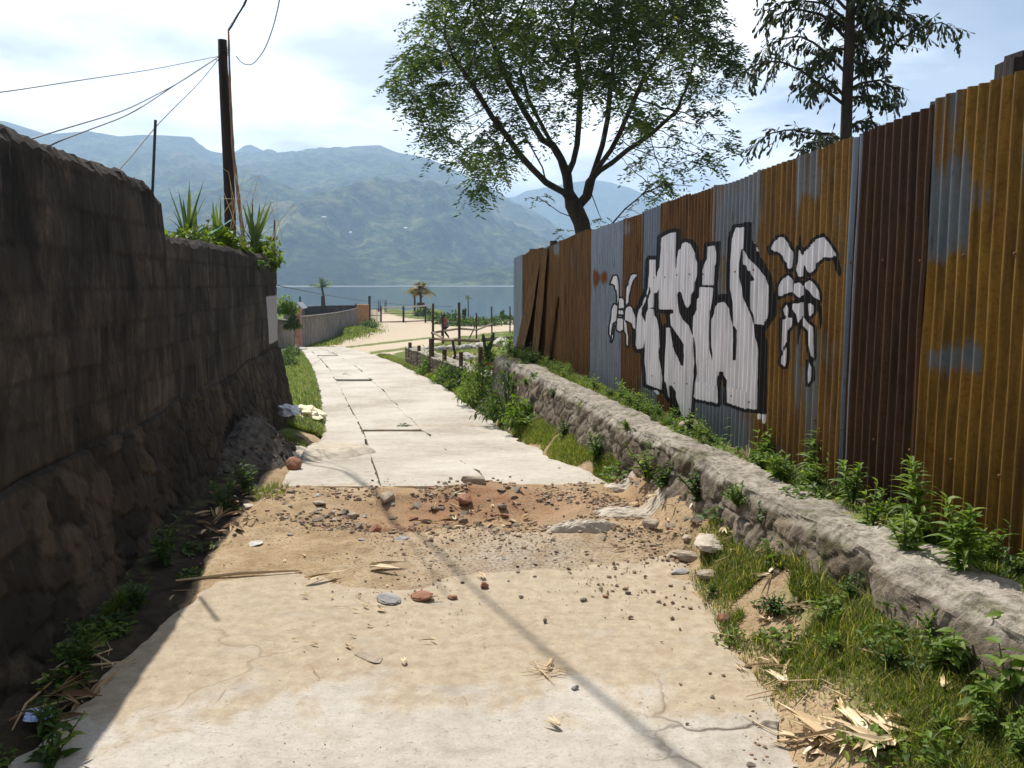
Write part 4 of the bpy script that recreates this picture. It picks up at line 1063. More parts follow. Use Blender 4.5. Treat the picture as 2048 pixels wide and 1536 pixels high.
def weed_tall(r, h=.42, nl=34, L=.17, W=.024):
    mb = MB()
    for s in range(int(r.integers(2, 4))):
        az = r.uniform(0, 6.28); tl = r.uniform(.02, .28); hh = h * r.uniform(.7, 1.1)
        P = np.array([(math.cos(az) * tl * hh * u, math.sin(az) * tl * hh * u, hh * u - .02) for u in np.linspace(0, 1, 5)])
        mb.tube(P, np.linspace(.006, .002, 5), 5, .35, cap=False)
        for k in range(nl):
            u = .22 + .78 * k / nl
            b = np.array([np.interp(u, np.linspace(0, 1, 5), P[:, i]) for i in range(3)])
            a2 = k * 2.4; e = .15 + .9 * (u - .2) + r.uniform(-.2, .2)
            ll = L * r.uniform(.75, 1.1) * (1 - .45 * max(0, u - .6) / .4)
            leaf(mb, b, (math.cos(a2) * math.cos(e), math.sin(a2) * math.cos(e), math.sin(e)), ll, W * r.uniform(.8, 1.2), np.clip(r.normal(.5, .18), 0, 1), r.uniform(.25, .6), .2, r.uniform(-.3, .3), 4)
    return mb
def weed_low(r, R=.13, n=55, L=.045, W=.03):
    mb = MB()
    for a in np.arange(0, 6.28, .7): mb.tube([(0, 0, 0), (.5 * R * math.cos(a), .5 * R * math.sin(a), .03), (R * math.cos(a), R * math.sin(a), .008)], [.003, .002, .001], 3, .2, cap=False)
    for k in range(n):
        a = r.uniform(0, 6.28); q = R * math.sqrt(r.uniform(0, 1)); zz = r.uniform(.0, .5) * (R * 1.1 - q) + .005
        e = r.uniform(-.1, .8); a2 = r.uniform(0, 6.28)
        leaf(mb, (q * math.cos(a), q * math.sin(a), zz), (math.cos(a2) * math.cos(e), math.sin(a2) * math.cos(e), math.sin(e)), L * r.uniform(.6, 1.2), W * r.uniform(.6, 1.1), np.clip(r.normal(.45, .22), 0, 1), .3, .15, r.uniform(-.6, .6), 2)
    return mb
def bush_mb(r, rx, ry, rz, n, L, W, hollow=.45):
    mb = MB()
    ph = r.uniform(0, 9)
    for k in range(n):
        v = r.normal(size=3); v /= np.linalg.norm(v); v[2] = abs(v[2]) if r.uniform() < .85 else v[2] * .4
        lump = .78 + .34 * float(vnoise(v[0] * 2.3 + ph, v[1] * 2.3, v[2] * 2.3 + ph, 3)) + .12 * float(vnoise(v[0] * 6 + ph, v[1] * 6, v[2] * 6, 4))
        q = lump * (hollow + (1 - hollow) * r.uniform() ** .5)
        b = np.array((v[0] * rx * q, v[1] * ry * q, max(.01, v[2] * rz * q)))
        d = v * .8 + r.normal(size=3) * .6
        leaf(mb, b, d, L * r.uniform(.6, 1.3), W * r.uniform(.7, 1.2), np.clip(r.normal(.42, .22), 0, 1), r.uniform(.1, .6), .2, r.uniform(-.6, .6), 2)
    for k in range(9):
        a = r.uniform(0, 6.28); e = r.uniform(.6, 1.4)
        d = np.array((math.cos(a) * math.cos(e) * rx, math.sin(a) * math.cos(e) * ry, math.sin(e) * rz))
        mb.tube([(0, 0, -.03), d * .45, d * .85], [.008 * rz * 2, .005 * rz * 2, .002], 4, .1, cap=False)
    return mb

# ---- grass blades on the verges (stuff)
def scatter_grass(name, label, area, n, hmin, hmax, w, r, lean=(.2, .9), dry=.12, zf=None):
    x, y = area(n, r)
    z = (zf or ground_z)(x, y)
    h = r.uniform(hmin, hmax, len(x)) * (.7 + .5 * (vnoise(x * 2.1, y * 2.1, 0, 6) * .5 + .5))
    t = np.clip(.45 + .28 * vnoise(x * 1.7, y * 1.7, 0, 41) + r.normal(0, .17, len(x)), 0, .9)
    t = np.where(r.uniform(size=len(x)) < dry, r.uniform(.9, 1, len(x)), t)
    V, Fc, T = blades(np.stack([x, y, z - .004], -1), h, w * r.uniform(.6, 1.3, len(x)), r.uniform(*lean, len(x)), t, r)
    tag(mk(name, V, Fc, M['grass'], attrs={'tint': T}), label, 'grass', kind='stuff')
def area_right(n, r):
    y = r.uniform(2.0, 4.9, n * 3); x = r.uniform(.95, 1.9, n * 3)
    k = (x < xledge(y) + .06) & (x > 1.24 - .14 * sm(y, 2.7, 3.4) + .10 * sm(y, 3.9, 4.7) + .22 * fbm(y * 1.9, 0 * y, 0, 3, 4) - .06 * r.exponential(1, n * 3))
    k &= (fbm(x * 2.6, y * 2.6, 0, 3, 8) > -.36 - .3 * sm(x, 1.25, 1.55)) & (r.uniform(size=n * 3) < 1 - .75 * sm(y, 4.1, 4.9))
    return x[k][:n], y[k][:n]
scatter_grass('grass', 'lush green grass in the corner below the stone ledge', area_right, 60000, .02, .062, .0038, rng, dry=.28)
scatter_grass('grass', 'longer loose grass tufts in the corner below the stone ledge', area_right, 2600, .07, .15, .004, rng, dry=.35)
def area_bank(n, r):
    y = 2.6 + 11.6 * r.uniform(0, 1, n * 4) ** 1.2; a = xledge(y) + .27; b = xfence(y) - .02; x = a + (b - a) * r.uniform(0, 1, n * 4) ** .8
    k = fbm(x * 2.1, y * 2.1, 0, 3, 27) > -.08 - .25 * sm(y, 5.5, 8)
    return x[k][:n], y[k][:n]
scatter_grass('grass', 'bright low growth on the earth along the fence foot', area_bank, 26000, .03, .10, .007, rng, dry=.1, zf=lambda x, y: zledge(y) - .02)
def area_verge(n, r):
    y = 6.7 + (15.5 - 6.7) * r.uniform(0, 1, n * 3) ** 1.25; u = r.uniform(0, 1, n * 3) ** .75
    a = er(y) + .02 + .14 * fbm(y * 2, 0 * y, 0, 3, 2); b = xledge(y) + .02
    b = np.where(y > 14.4, b - .1, b)
    x = a + (b - a) * u
    k = fbm(x * 1.8, y * 1.8, 0, 3, 8) > -.55
    return x[k][:n], y[k][:n]
scatter_grass('grass', 'verge grass between the concrete road and the rubble ledge', area_verge, 60000, .03, .085, .006, rng, dry=.2)
def area_verge_far(n, r):
    y = 14.5 + 14 * r.uniform(0, 1, n * 3) ** 1.3; a = er(y) + .02; b = PA[0] + (y - PA[1]) * pdv[0] / pdv[1] - .05
    b = np.maximum(b, a + .4); x = a + (b - a) * r.uniform(0, 1, n * 3)
    k = fbm(x * .9, y * .9, 0, 3, 8) > -.2
    return x[k][:n], y[k][:n]
scatter_grass('grass', 'thin verge grass below the pebble wall', area_verge_far, 26000, .04, .12, .014, rng, dry=.25)
def area_left(n, r):
    y = 10.6 + 20 * r.uniform(0, 1, n * 3) ** 1.6; b = el(y) + .0 + .12 * fbm(y * 1.6, 0 * y, 0, 3, 3); a = np.where(y < 11.6, xwall(y) + .15, b - 1.6)
    x = a + (b - a) * r.uniform(0, 1, n * 3)
    return x[:n], y[:n]
scatter_grass('grass', 'bright grass strip beside the road beyond the wall end', area_left, 16000, .04, .12, .010, rng)
def area_shade(n, r):
    y = r.uniform(2.2, 9.5, n * 4); x = xwall(y) + .2 + r.exponential(.16, n * 4)
    k = (fbm(x * 1.3 + 7, y * 1.1, 0, 3, 18) > -.02) & (x < xwall(y) + .75)
    return x[k][:n], y[k][:n]
scatter_grass('grass', 'dark grass in the shade at the foot of the block wall', area_shade, 15000, .03, .09, .005, rng)
def area_lawn(n, r):
    y = 16.5 + 20 * r.uniform(0, 1, n * 3) ** 1.2; a = PA[0] + (np.minimum(y, 25) - PA[1]) * pdv[0] / pdv[1] + .35; x = a + r.uniform(0, 6.5, n * 3)
    k = fbm(x * .7, y * .5, 0, 3, 19) > -.15
    return x[k][:n], y[k][:n]
scatter_grass('grass', 'short sunny lawn inside the fenced plot', area_lawn, 26000, .03, .09, .02, rng, dry=.3)
def area_farbank(n, r):
    px = r.uniform(620, 750, n * 2); t = (px - 612) / 140; y0 = 691 - 29 * t; y1 = 680 - 38 * t
    py = y0 + (y1 - y0) * r.uniform(0, 1, n * 2)
    k = [gp(a, b) for a, b in zip(px[:220], py[:220])]
    k = np.array(k); k = k[r.integers(0, 220, n)] + r.normal(0, .45, (n, 3)) * np.array((1, 2.5, 0))
    return k[:, 0], k[:, 1]
scatter_grass('grass', 'green bank of grass below the long low grey wall', area_farbank, 9000, .08, .22, .04, rng)

# ---- weeds: prototypes, then copies
WP = [weed_leafy(rng), weed_leafy(rng, .22, 6, 12, .085, .03, .8), weed_tall(rng), weed_tall(rng, .34, 30, .14, .03), weed_low(rng), weed_low(rng, .17, 80, .05, .03), weed_leafy(rng, .20, 9, 16, .05, .028, .9)]
WM = ['weed', 'weed', 'weed', 'weed', 'weed_dark', 'weed', 'weed_dark']
WMESH = []
for mb, mt in zip(WP, WM):
    o = mb.build('weed', M[mt]); WMESH.append(o.data); bpy.data.objects.remove(o)
for i in (0, 1, 4, 5, 6):
    WMESH.append(WMESH[i].copy()); WMESH[-1].materials[0] = M['weed_dark' if i in (0, 1, 5) else 'weed']
def weed(i, p, sc, label, group=None, rz=None, tilt=0.0, zs=1.0, name='weed_plant'):
    o = bpy.data.objects.new(name, WMESH[i]); COL.objects.link(o)
    o.location = p; o.scale = (sc, sc, sc * zs)
    o.rotation_euler = (tilt * random.uniform(-1, 1), tilt * random.uniform(-1, 1), random.uniform(0, 6.28) if rz is None else rz)
    return tag(o, label, 'weed', group)
def strip(y, t):
    """point on the earth strip between ledge top and fence foot"""
    a = float(xledge(y)) + .30; b = float(xfence(y)) - .04
    x = a + (b - a) * t
    return np.array((x, y, float(zledge(y)) - .02))
BIG = [ # along the fence foot, photo pixel of the base
 (1835, 1085, 2, .85, 'tall long-leaved weed standing before the joint of the dark and yellow sheets'), (1925, 1150, 3, .85, 'big leafy weed clump at the tall end of the fence foot'),
 (1810, 1110, 0, .9, 'dense dark green weed beside the tall long-leaved weed'), (1705, 1010, 3, .7, 'weed with broad pale leaves before the dark red sheet'),
 (1740, 1055, 0, .9, 'bushy weed at the ledge below the dark red sheet'), (1628, 955, 2, .8, 'thin tall weed before the golden sheet'), (1525, 915, 0, 1.0, 'round bright weed below the lettering corner'),
 (1480, 880, 2, .75, 'feathery weed next to the dry husk on the ledge'), (1560, 955, 1, .9, 'low sprawling weed on the ledge past the dry husk'), (1610, 985, 5, 1.0, 'yellowish creeping weed on the ledge top')]
for px, py, k, sc, lab in BIG:
    p = at(px, py, 5); y = None
    # station where this pixel meets the strip level
    d = ray(px, py); t = (float(zledge(4)) - CAM_H) / d[2]; q = np.array((0, 0, CAM_H)) + d * t
    weed(k, (q[0], q[1], float(zledge(q[1])) - .02), sc, lab)
for i in range(75):
    y = 3.0 + 11.6 * random.random() ** 1.25
    k = random.choice([0, 1, 1, 5, 5, 9, 6, 0, 10])
    weed(k, strip(y, random.uniform(.15, 1.0)), random.uniform(.45, .85), 'bright leafy weed in the row along the sheet fence foot', 'leafy weeds along the fence foot')
for i in range(60):
    y = 6.0 + 8.6 * random.random()
    weed(random.choice([0, 1, 5, 9]), strip(y, random.uniform(.1, .8)), random.uniform(.5, .85), 'sunny green weed on the earth between ledge and lettering', 'weeds between ledge and lettering')
for i in range(18):
    y = 2.6 + 10 * random.random()
    p = np.array((float(xledge(y)) - random.uniform(-.04, .06), y, float(zledge(y)) - random.uniform(.04, .16)))
    weed(random.choice([4, 5, 6, 11]), p, random.uniform(.5, .85), 'small creeping weed rooted in the face of the rubble ledge', 'creepers on the ledge face', tilt=.6)
for px, py, k, sc, lab in [(808, 853, 4, .8, 'low weed growing in the gap across the middle slab'), (690, 750, 10, .6, 'tiny weed at the second slab gap'), (700, 752, 4, .5, 'small clump in the broken slab joint'), (1190, 915, 0, 1.0, 'leafy weed rising beside the dark round weed'), (1330, 985, 6, 1.2, 'dark weed at the ledge foot above the plaster streak'), (1460, 1040, 4, 1.4, 'creeping weed at the ledge foot by the dirt'), (1130, 880, 6, 1.3, 'dark weed against the far part of the rubble ledge'), (1405, 1010, 6, 1.35, 'dark bushy weed against the ledge at the edge of the broken road'), (1195, 925, 6, 1.5, 'dark round weed where the ledge meets the verge grass'), (1540, 1080, 6, 1.2, 'dark weed hanging on the ledge face by the dirt'),
                            (1300, 960, 1, 1.2, 'sprawling weed at the ledge foot beside the straw'), (1250, 950, 5, 1.3, 'low weed patch at the verge corner'), (1590, 1110, 4, 1.5, 'dark ground weed under the ledge by the grass corner')]:
    p = gp(px, py); weed(k, p, sc, lab)
# big-leaved plants in the grass corner
def broad(r):
    mb = MB()
    for s in range(4):
        az = r.uniform(0, 6.28); hh = r.uniform(.16, .27); tl = r.uniform(.1, .5)
        P = np.array([(math.cos(az) * tl * hh * u, math.sin(az) * tl * hh * u, hh * u - .01) for u in np.linspace(0, 1, 4)])
        mb.tube(P, np.linspace(.005, .002, 4), 4, .3, cap=False)
        for k in range(7):
            u = .35 + .65 * k / 6; b = np.array([np.interp(u, np.linspace(0, 1, 4), P[:, i]) for i in range(3)])
            a2 = k * 2.2 + r.uniform(-.3, .3); e = r.uniform(-.1, .5)
            leaf(mb, b, (math.cos(a2) * math.cos(e), math.sin(a2) * math.cos(e), math.sin(e)), r.uniform(.06, .115), r.uniform(.03, .052), np.clip(r.normal(.5, .2), 0, 1), .35, .15, r.uniform(-.3, .3), 4)
    return mb
WMESH.append(None); o = broad(rng).build('weed', M['weed']); WMESH[-1] = o.data; bpy.data.objects.remove(o)
for px, py, sc, lab in [(1990, 1330, .7, 'broad-leaved weed leaning out of the ledge at the grass corner'), (1905, 1360, .65, 'broad-leaved weed in the middle of the lush corner grass'), (2020, 1420, .8, 'big broad-leaved weed at the edge of the lush corner grass'), (1960, 1450, .6, 'low broad-leaved weed near the corner husks')]:
    p = gp(px, py); p[2] = float(ground_z(p[0], p[1])); weed(len(WMESH) - 1, p, sc, lab)
for i in range(26):
    y = random.uniform(2.2, 4.2); x = float(xledge(y)) - random.uniform(.05, .45)
    weed(random.choice([4, 5, 6, 11]), (x, y, float(ground_z(x, y))), random.uniform(.4, .8), 'small dark herb growing among the lush corner grass', 'herbs in the corner grass')
# weeds in the shade at the wall foot
for i in range(24):
    y = random.choice([random.uniform(2.3, 4.6), random.uniform(4.2, 9.3)]); x = float(xwall(y)) + random.uniform(.22, .5)
    weed(random.choice([4, 6, 7, 9, 8]), (x, y, float(ground_z(x, y))), random.uniform(.5, 1.1), 'dark weed in the shade at the foot of the block wall', 'shade weeds at the wall foot')
# bushes along the road verge
for px, py, w_, h_, lab, mt in [(862, 748, .36, .5, 'green bush against the face of the pebble wall', 'weed'), (918, 775, .34, .45, 'dull green bush at the hidden end of the pebble wall', 'weed_dark'), (962, 800, .52, .66, 'large bright green bush at the road verge', 'weed'),
                                (1018, 832, .46, .58, 'dense dark bush in front of the broken ledge end', 'weed_dark'), (1052, 850, .35, .3, 'small bush under the rubble ledge', 'weed'), (895, 765, .35, .4, 'pale little bush between the larger verge bushes', 'weed')]:
    p = gp(px, py)
    o = bush_mb(rng, w_, w_ * .8, h_, int(1700 * w_), .075, .034).build('bush', M[mt]); o.location = p; tag(o, lab, 'bush', 'bushes along the road verge'); o.scale = (1.1, 1.1, 1.35)
p = gp(800, 735)
for i in range(12):
    q = gp(random.uniform(790, 960), 0 + random.uniform(732, 800)); 
    uv = random.random(); weed(random.choice([1, 5, 9]), gp(890 + 190 * uv + random.uniform(-25, 30), 752 + 112 * uv), random.uniform(.8, 1.5), 'low weed scattered in the verge grass', 'weeds in the verge grass')
for i in range(10):
    p = strip(random.uniform(12.4, 14.5), random.uniform(-.6, .4)); weed(random.choice([0, 1, 9, 8]), p, random.uniform(.8, 1.3), 'weed on the crumbling end of the ledge', 'weeds on the ledge end')
for px, py, lab in [(592, 730, 'leafy bush in the shade just beyond the wall end'), (600, 712, 'smaller leafy bush near the left road edge past the wall')]:
    p = gp(px, py); p[0] -= .3
    o = bush_mb(rng, .42, .6, .4, 700, .08, .04).build('bush', M['weed_dark']); o.location = p; tag(o, lab.replace('left ', ''), 'bush')

# ================================================================== THE BIG TREE
def space_colony(seeds, par, attr, step, infl, kill, iters=140, grav=0.0):
    pos = [np.array(s) for s in seeds]; par = list(par); A = np.array(attr); reached = []
    for it in range(iters):
        if len(A) == 0: break
        Pn = np.array(pos)
        d = ((A[:, None, :] - Pn[None]) ** 2).sum(-1)
        j = d.argmin(1); dm = np.sqrt(d[np.arange(len(A)), j])
        act = dm < infl
        if not act.any(): break
        add = {}
        for a in np.where(act)[0]:
            v = A[a] - Pn[j[a]]; add.setdefault(j[a], []).append(v / (np.linalg.norm(v) + 1e-9))
        new = 0
        for k, vs in add.items():
            v = np.mean(vs, 0) + rng.normal(0, .08, 3); v[2] += grav; nv = np.linalg.norm(v)
            if nv < .05: continue
            q = Pn[k] + v / nv * step
            if ((Pn - q) ** 2).sum(-1).min() < (step * .45) ** 2: continue
            pos.append(q); par.append(int(k)); new += 1
        if not new: break
        Pn = np.array(pos)
        d = np.sqrt(((A[:, None, :] - Pn[None]) ** 2).sum(-1).min(1))
        A = A[d > kill]
    return np.array(pos), par
TY = 18.0
CROWN = [(782, 190), (795, 85), (830, 20), (860, -60), (960, -200), (1120, -260), (1300, -200), (1420, -60), (1450, 40), (1478, 110), (1468, 180), (1440, 235), (1478, 285), (1440, 320), (1390, 345), (1345, 400), (1285, 395), (1255, 330), (1215, 300), (1140, 300),
         (1075, 345), (1010, 335), (960, 395), (935, 405), (925, 350), (865, 340), (830, 290), (845, 240)]
def in_crown(n):
    out = []
    Pp = np.array(CROWN, float)
    while len(out) < n:
        px = rng.uniform(775, 1485); py = rng.uniform(-260, 405)
        if not inpoly(np.array([px]), np.array([py]), Pp)[0]: continue
        # thinner foliage low in the crown's middle, where the limbs show
        c = math.hypot((px - 1150) / 130, (py - 330) / 150)
        if c < 1 and rng.uniform() > .12 + .5 * c * c: continue
        if py > 180 and rng.uniform() < .25: continue
        half = 2.9 * math.sqrt(max(.05, 1 - ((px - 1130) / 370) ** 2))
        Y = TY + rng.uniform(-1, 1) * half
        # keep the picture outline but place leaves through the depth of the crown
        out.append(at(1130 + (px - 1130) * 1.0, py, Y))
    return np.array(out)
def limb(pts):
    return [at(x, y, TY + dy) for x, y, dy in pts]
seeds, par = [], []
def addlimb(pts, root):
    P = np.array(pts); idx = root
    for i in range(len(P)):
        if root is None and i == 0:
            seeds.append(P[0]); par.append(-1); idx = 0; continue
        a = seeds[idx] ; b = P[i]
        n = max(1, int(np.linalg.norm(b - a) / .2))
        for k in range(1, n + 1):
            seeds.append(a + (b - a) * k / n); par.append(idx); idx = len(seeds) - 1
    return idx
base = at(1176, 500, TY); base[2] = .2
top = addlimb([base, *limb([(1172, 490, 0), (1163, 445, 0), (1146, 408, 0)])], None)
lf = addlimb(limb([(1128, 385, -.1), (1092, 365, -.2), (1062, 335, -.4), (1040, 310, -.5), (1012, 270, -.7), (985, 235, -.8), (945, 170, -1), (905, 110, -1.1)]), top)
c0 = addlimb(limb([(1138, 385, .1), (1134, 350, .2), (1122, 318, .2), (1105, 290, .5), (1078, 240, .7), (1058, 200, 1), (1040, 140, 1.2)]), top)
def near(x, y):
    q = at(x, y, TY); pp_ = np.array(seeds); a_, b_ = proj(pp_[:, 0], pp_[:, 1], pp_[:, 2])
    return int(np.argmin((a_ - x) ** 2 + (b_ - y) ** 2))
addlimb(limb([(1146, 325, 0), (1154, 290, -.3), (1158, 240, -.4), (1162, 170, -.7), (1150, 90, -1)]), near(1134, 350))
r0 = addlimb(limb([(1160, 408, 0), (1174, 392, -.1), (1180, 365, -.3), (1200, 330, -.5), (1222, 300, -.7), (1238, 270, -.8), (1262, 215, -1.1), (1290, 150, -1.3)]), top)
addlimb(limb([(1225, 325, .0), (1255, 300, .4), (1300, 270, .9), (1350, 225, 1.2)]), near(1188, 350))
addlimb(limb([(1205, 290, .2), (1215, 240, .6), (1222, 160, .9)]), near(1184, 356))
addlimb(limb([(1085, 280, .3), (1050, 225, .5), (1010, 150, .6), (985, 80, .7)]), near(1100, 285))
addlimb(limb([(1015, 318, .3), (985, 312, .6), (940, 305, .8)]), near(1046, 318))
addlimb(limb([(1085, 335, .4), (1060, 290, .8), (1030, 240, 1.2)]), near(1090, 362))
att = in_crown(1900)
pos, par2 = space_colony(seeds, par, att, .17, 1.7, .24, 190)
ch = [[] for _ in pos]
for i, p in enumerate(par2):
    if p >= 0: ch[p].append(i)
rad = np.zeros(len(pos))
EXP = math.log(max(3, sum(1 for c in ch if not c))) / math.log(.175 / .0042)
order = list(range(len(pos)))[::-1]
for i in order:
    rad[i] = .0042 if not ch[i] else sum(rad[c] ** EXP for c in ch[i]) ** (1 / EXP)
def limb_mesh(pos, ch, rad):
    mb = MB(); stack = [0]; 
    st = [(0, None)]
    while st:
        i, p = st.pop(); line = [i] if p is None else [p, i]
        while ch[i]:
            k = max(ch[i], key=lambda c: rad[c])
            for c in ch[i]:
                if c != k: st.append((c, i))
            i = k; line.append(i)
        if len(line) < 2: continue
        P = pos[line]; R = rad[line].copy()
        if p is not None: R[0] = min(R[0], R[1] * 1.25)
        mb.tube(P, R, 9 if R.max() > .06 else (6 if R.max() > .02 else 4), .4)
    return mb
tree = empty('tree', base, 'large feathery-leaved tree with a forked dark trunk behind the sheet fence', 'tree')
mb = limb_mesh(pos - base, ch, rad); mb.build('trunk', M['bark'], tree, smooth=True)
def feather_leaves(pts, dirs, n_leaf, L, W, r, n_rach=3, rl=.26, droop=.55):
    """pinnate sprays: every point carries a few drooping stalks with paired leaflets"""
    V = []; T = []
    for p, d0 in zip(pts, dirs):
        ct = np.clip(.42 + .42 * float(vnoise(p[0] * 1.1, p[1] * 1.1, p[2] * 1.1, 12)) + r.normal(0, .1), 0, .9)
        if r.uniform() < .05: ct = r.uniform(.8, 1)
        for s in range(n_rach):
            a = r.uniform(0, 6.28); d = np.array((math.cos(a), math.sin(a), r.uniform(-.3, .8))) + d0 * .6; d /= np.linalg.norm(d)
            ll = rl * r.uniform(.6, 1.25); q0 = p + r.normal(0, .07, 3)
            u = np.linspace(.12, 1, n_leaf)[:, None]
            c = q0 + d * ll * u + np.array((0, 0, -1.0)) * droop * ll * u ** 2
            sgn = np.where(np.arange(n_leaf) % 2 == 0, 1.0, -1.0)[:, None]
            sd = np.cross(d, (0, 0, 1.0)); sd /= np.linalg.norm(sd) + 1e-9
            ld_ = sd * sgn + d * .7 + r.normal(0, .25, (n_leaf, 3)) + np.array((0, 0, -.35)); ld_ /= np.linalg.norm(ld_, axis=1)[:, None]
            nn = np.cross(ld_, r.normal(0, 1, (n_leaf, 3))); nn /= np.linalg.norm(nn, axis=1)[:, None] + 1e-9
            lw = W * r.uniform(.7, 1.3, (n_leaf, 1)); le = L * r.uniform(.7, 1.25, (n_leaf, 1))
            V.append(np.stack([c, c + ld_ * le * .45 + nn * lw, c + ld_ * le, c + ld_ * le * .45 - nn * lw], 1))
            T.append(np.repeat(np.clip(ct + r.normal(0, .12, n_leaf), 0, 1), 4))
    V = np.concatenate(V).reshape(-1, 3); n = len(V) // 4
    return V, np.arange(n * 4).reshape(n, 4), np.concatenate(T)
tips = np.array([i for i in range(len(pos)) if rad[i] < .0090])
tips = tips[tips >= len(seeds)]
dirs = np.array([(pos[i] - pos[par2[i]]) / .2 for i in tips])
extra = in_crown(1700)
# keep loose sprays near a branch
dd = np.sqrt(((extra[:, None] - pos[None]) ** 2).sum(-1).min(1)); extra = extra[dd < .5]
P_ = np.concatenate([pos[tips], extra]); D_ = np.concatenate([dirs, np.zeros((len(extra), 3))])
# bare lower limbs
pxx, pyy = proj(P_[:, 0], P_[:, 1], P_[:, 2]); cc = np.hypot((pxx - 1150) / 115, (pyy - 350) / 105)
gap = fbm(P_[:, 0] * 1.15, P_[:, 1] * 1.15, P_[:, 2] * 1.15, 3, 91)
kp = ((cc > 1) | (rng.uniform(size=len(cc)) < .10)) & (gap > -.06 + .14 * sm(pyy, 60, 300)); P_, D_ = P_[kp], D_[kp]
V, Fc, T = feather_leaves(P_ - base, D_, 14, .125, .017, rng, 3, .36, .9)
mk('crown', V, Fc, M['tree_leaf'], tree, attrs={'tint': T})
print('tree nodes', len(pos), 'sprays', len(P_), 'leaflets', len(Fc))
# low hanging twigs near the trunk foot
mb = MB(); LV = []
for pts in ([(1160, 440), (1120, 425), (1085, 400), (1075, 395)], [(1165, 470), (1130, 480), (1118, 470)], [(1180, 380), (1195, 420), (1205, 445)]):
    Q = np.array([at(x, y, TY - .3) for x, y in pts]); mb.tube(Q, np.linspace(.012, .004, len(Q)), 4); LV += [Q[-1], Q[-2] * .4 + Q[-1] * .6]
twigs = mb.build('low_twigs', M['bark'], tree); twigs.location = -base
V, Fc, T = feather_leaves(np.array(LV) - base, np.zeros((len(LV), 3)), 12, .085, .014, rng, 3, .26)
twl = mk('low_leaves', V, Fc, M['tree_leaf'], tree, attrs={'tint': T})
# bare arching branch just behind the fence
mb = MB(); Q = [at(x, y, 11.5) for x, y in [(1206, 474), (1222, 450), (1250, 418), (1290, 385), (1330, 368), (1385, 372)]]; mb.tube(Q, np.linspace(.014, .004, 6), 5)
for a, b in (((1250, 418), (1285, 432)), ((1290, 385), (1305, 355)), ((1235, 435), (1262, 440)), ((1330, 368), (1350, 395))):
    mb.tube([at(*a, 11.5), at((a[0] + b[0]) / 2, (a[1] + b[1]) / 2 - 4, 11.5), at(*b, 11.5)], [.005, .004, .002], 4)
br = empty('sapling', Q[0], 'bare arching sapling rising over the fence beside the tree trunk', 'sapling')
o = mb.build('branch', M['bark'], br); o.location = -Vector(Q[0])
V, Fc, T = feather_leaves(np.array([at(1300, 355, 11.5), at(1385, 372, 11.5), at(1352, 396, 11.5), at(1320, 360, 11.5)]) - Q[0], np.zeros((4, 3)), 11, .06, .009, rng, 3, .2)
mk('leaves', V, Fc, M['tree_leaf'], br, attrs={'tint': T})

# ================================================================== FISHTAIL PALM
PY = 9.2
pb = at(1690, 300, PY); pb[2] = .4
palm = empty('fishtail_palm', pb, 'tall fishtail palm with ragged drooping fronds behind the golden sheets', 'palm')
mb = MB(); tp = [pb, at(1692, 273, PY), at(1694, 200, PY), at(1696, 148, PY), at(1699, 70, PY), at(1702, -10, PY), at(1706, -120, PY)]
mb.tube(np.array(tp) - pb, [.066, .06, .056, .055, .05, .045, .035], 10); mb.build('trunk', M['bark'], palm, smooth=True)
def c4(P): return [(1440 + x / 3.368, y / 3.368) for x, y in P]
FR = [[(840,480),(760,400),(640,290),(530,240),(400,270),(290,350)], [(830,700),(700,600),(560,480),(400,410),(280,420),(190,470)], [(890,540),(1050,430),(1200,270),(1380,170),(1500,150),(1580,210)],
      [(880,600),(950,560),(1080,540),(1180,600),(1210,670)], [(800,930),(740,900),(620,900),(480,870),(330,900),(230,980)], [(790,960),(720,950),(640,960),(560,1020)], [(850,260),(700,100),(520,60),(400,90),(320,170)],
      [(860,140),(700,20),(500,0),(300,70)], [(900,270),(1020,150),(1150,60),(1200,-40)], [(880,100),(1000,-50),(1150,-120),(1300,-100)], [(850,60),(700,-100),(450,-120),(300,-60)], [(890,200),(1000,110),(1150,90),(1290,100),(1330,150)],
      [(830,640),(760,560),(690,520),(640,560),(620,640)], [(880,660),(960,650),(1060,650),(1120,700)], [(860,400),(940,430),(1020,410),(1100,380)], [(840,330),(740,330),(650,380),(600,450)], [(860,180),(780,120),(720,160)], [(880,220),(960,230),(1030,200)]]
for q in range(5):
    x0, y0 = 850 + random.uniform(-15, 30), random.uniform(-60, 900); sg = random.choice((-1, 1)); l_ = random.uniform(110, 230)
    FR.append([(x0, y0), (x0 + sg * l_ * .5, y0 - random.uniform(30, 90)), (x0 + sg * l_, y0 - random.uniform(-10, 70)), (x0 + sg * l_ * 1.25, y0 + random.uniform(20, 90))])
mbr = MB(); LV = []; LT = []
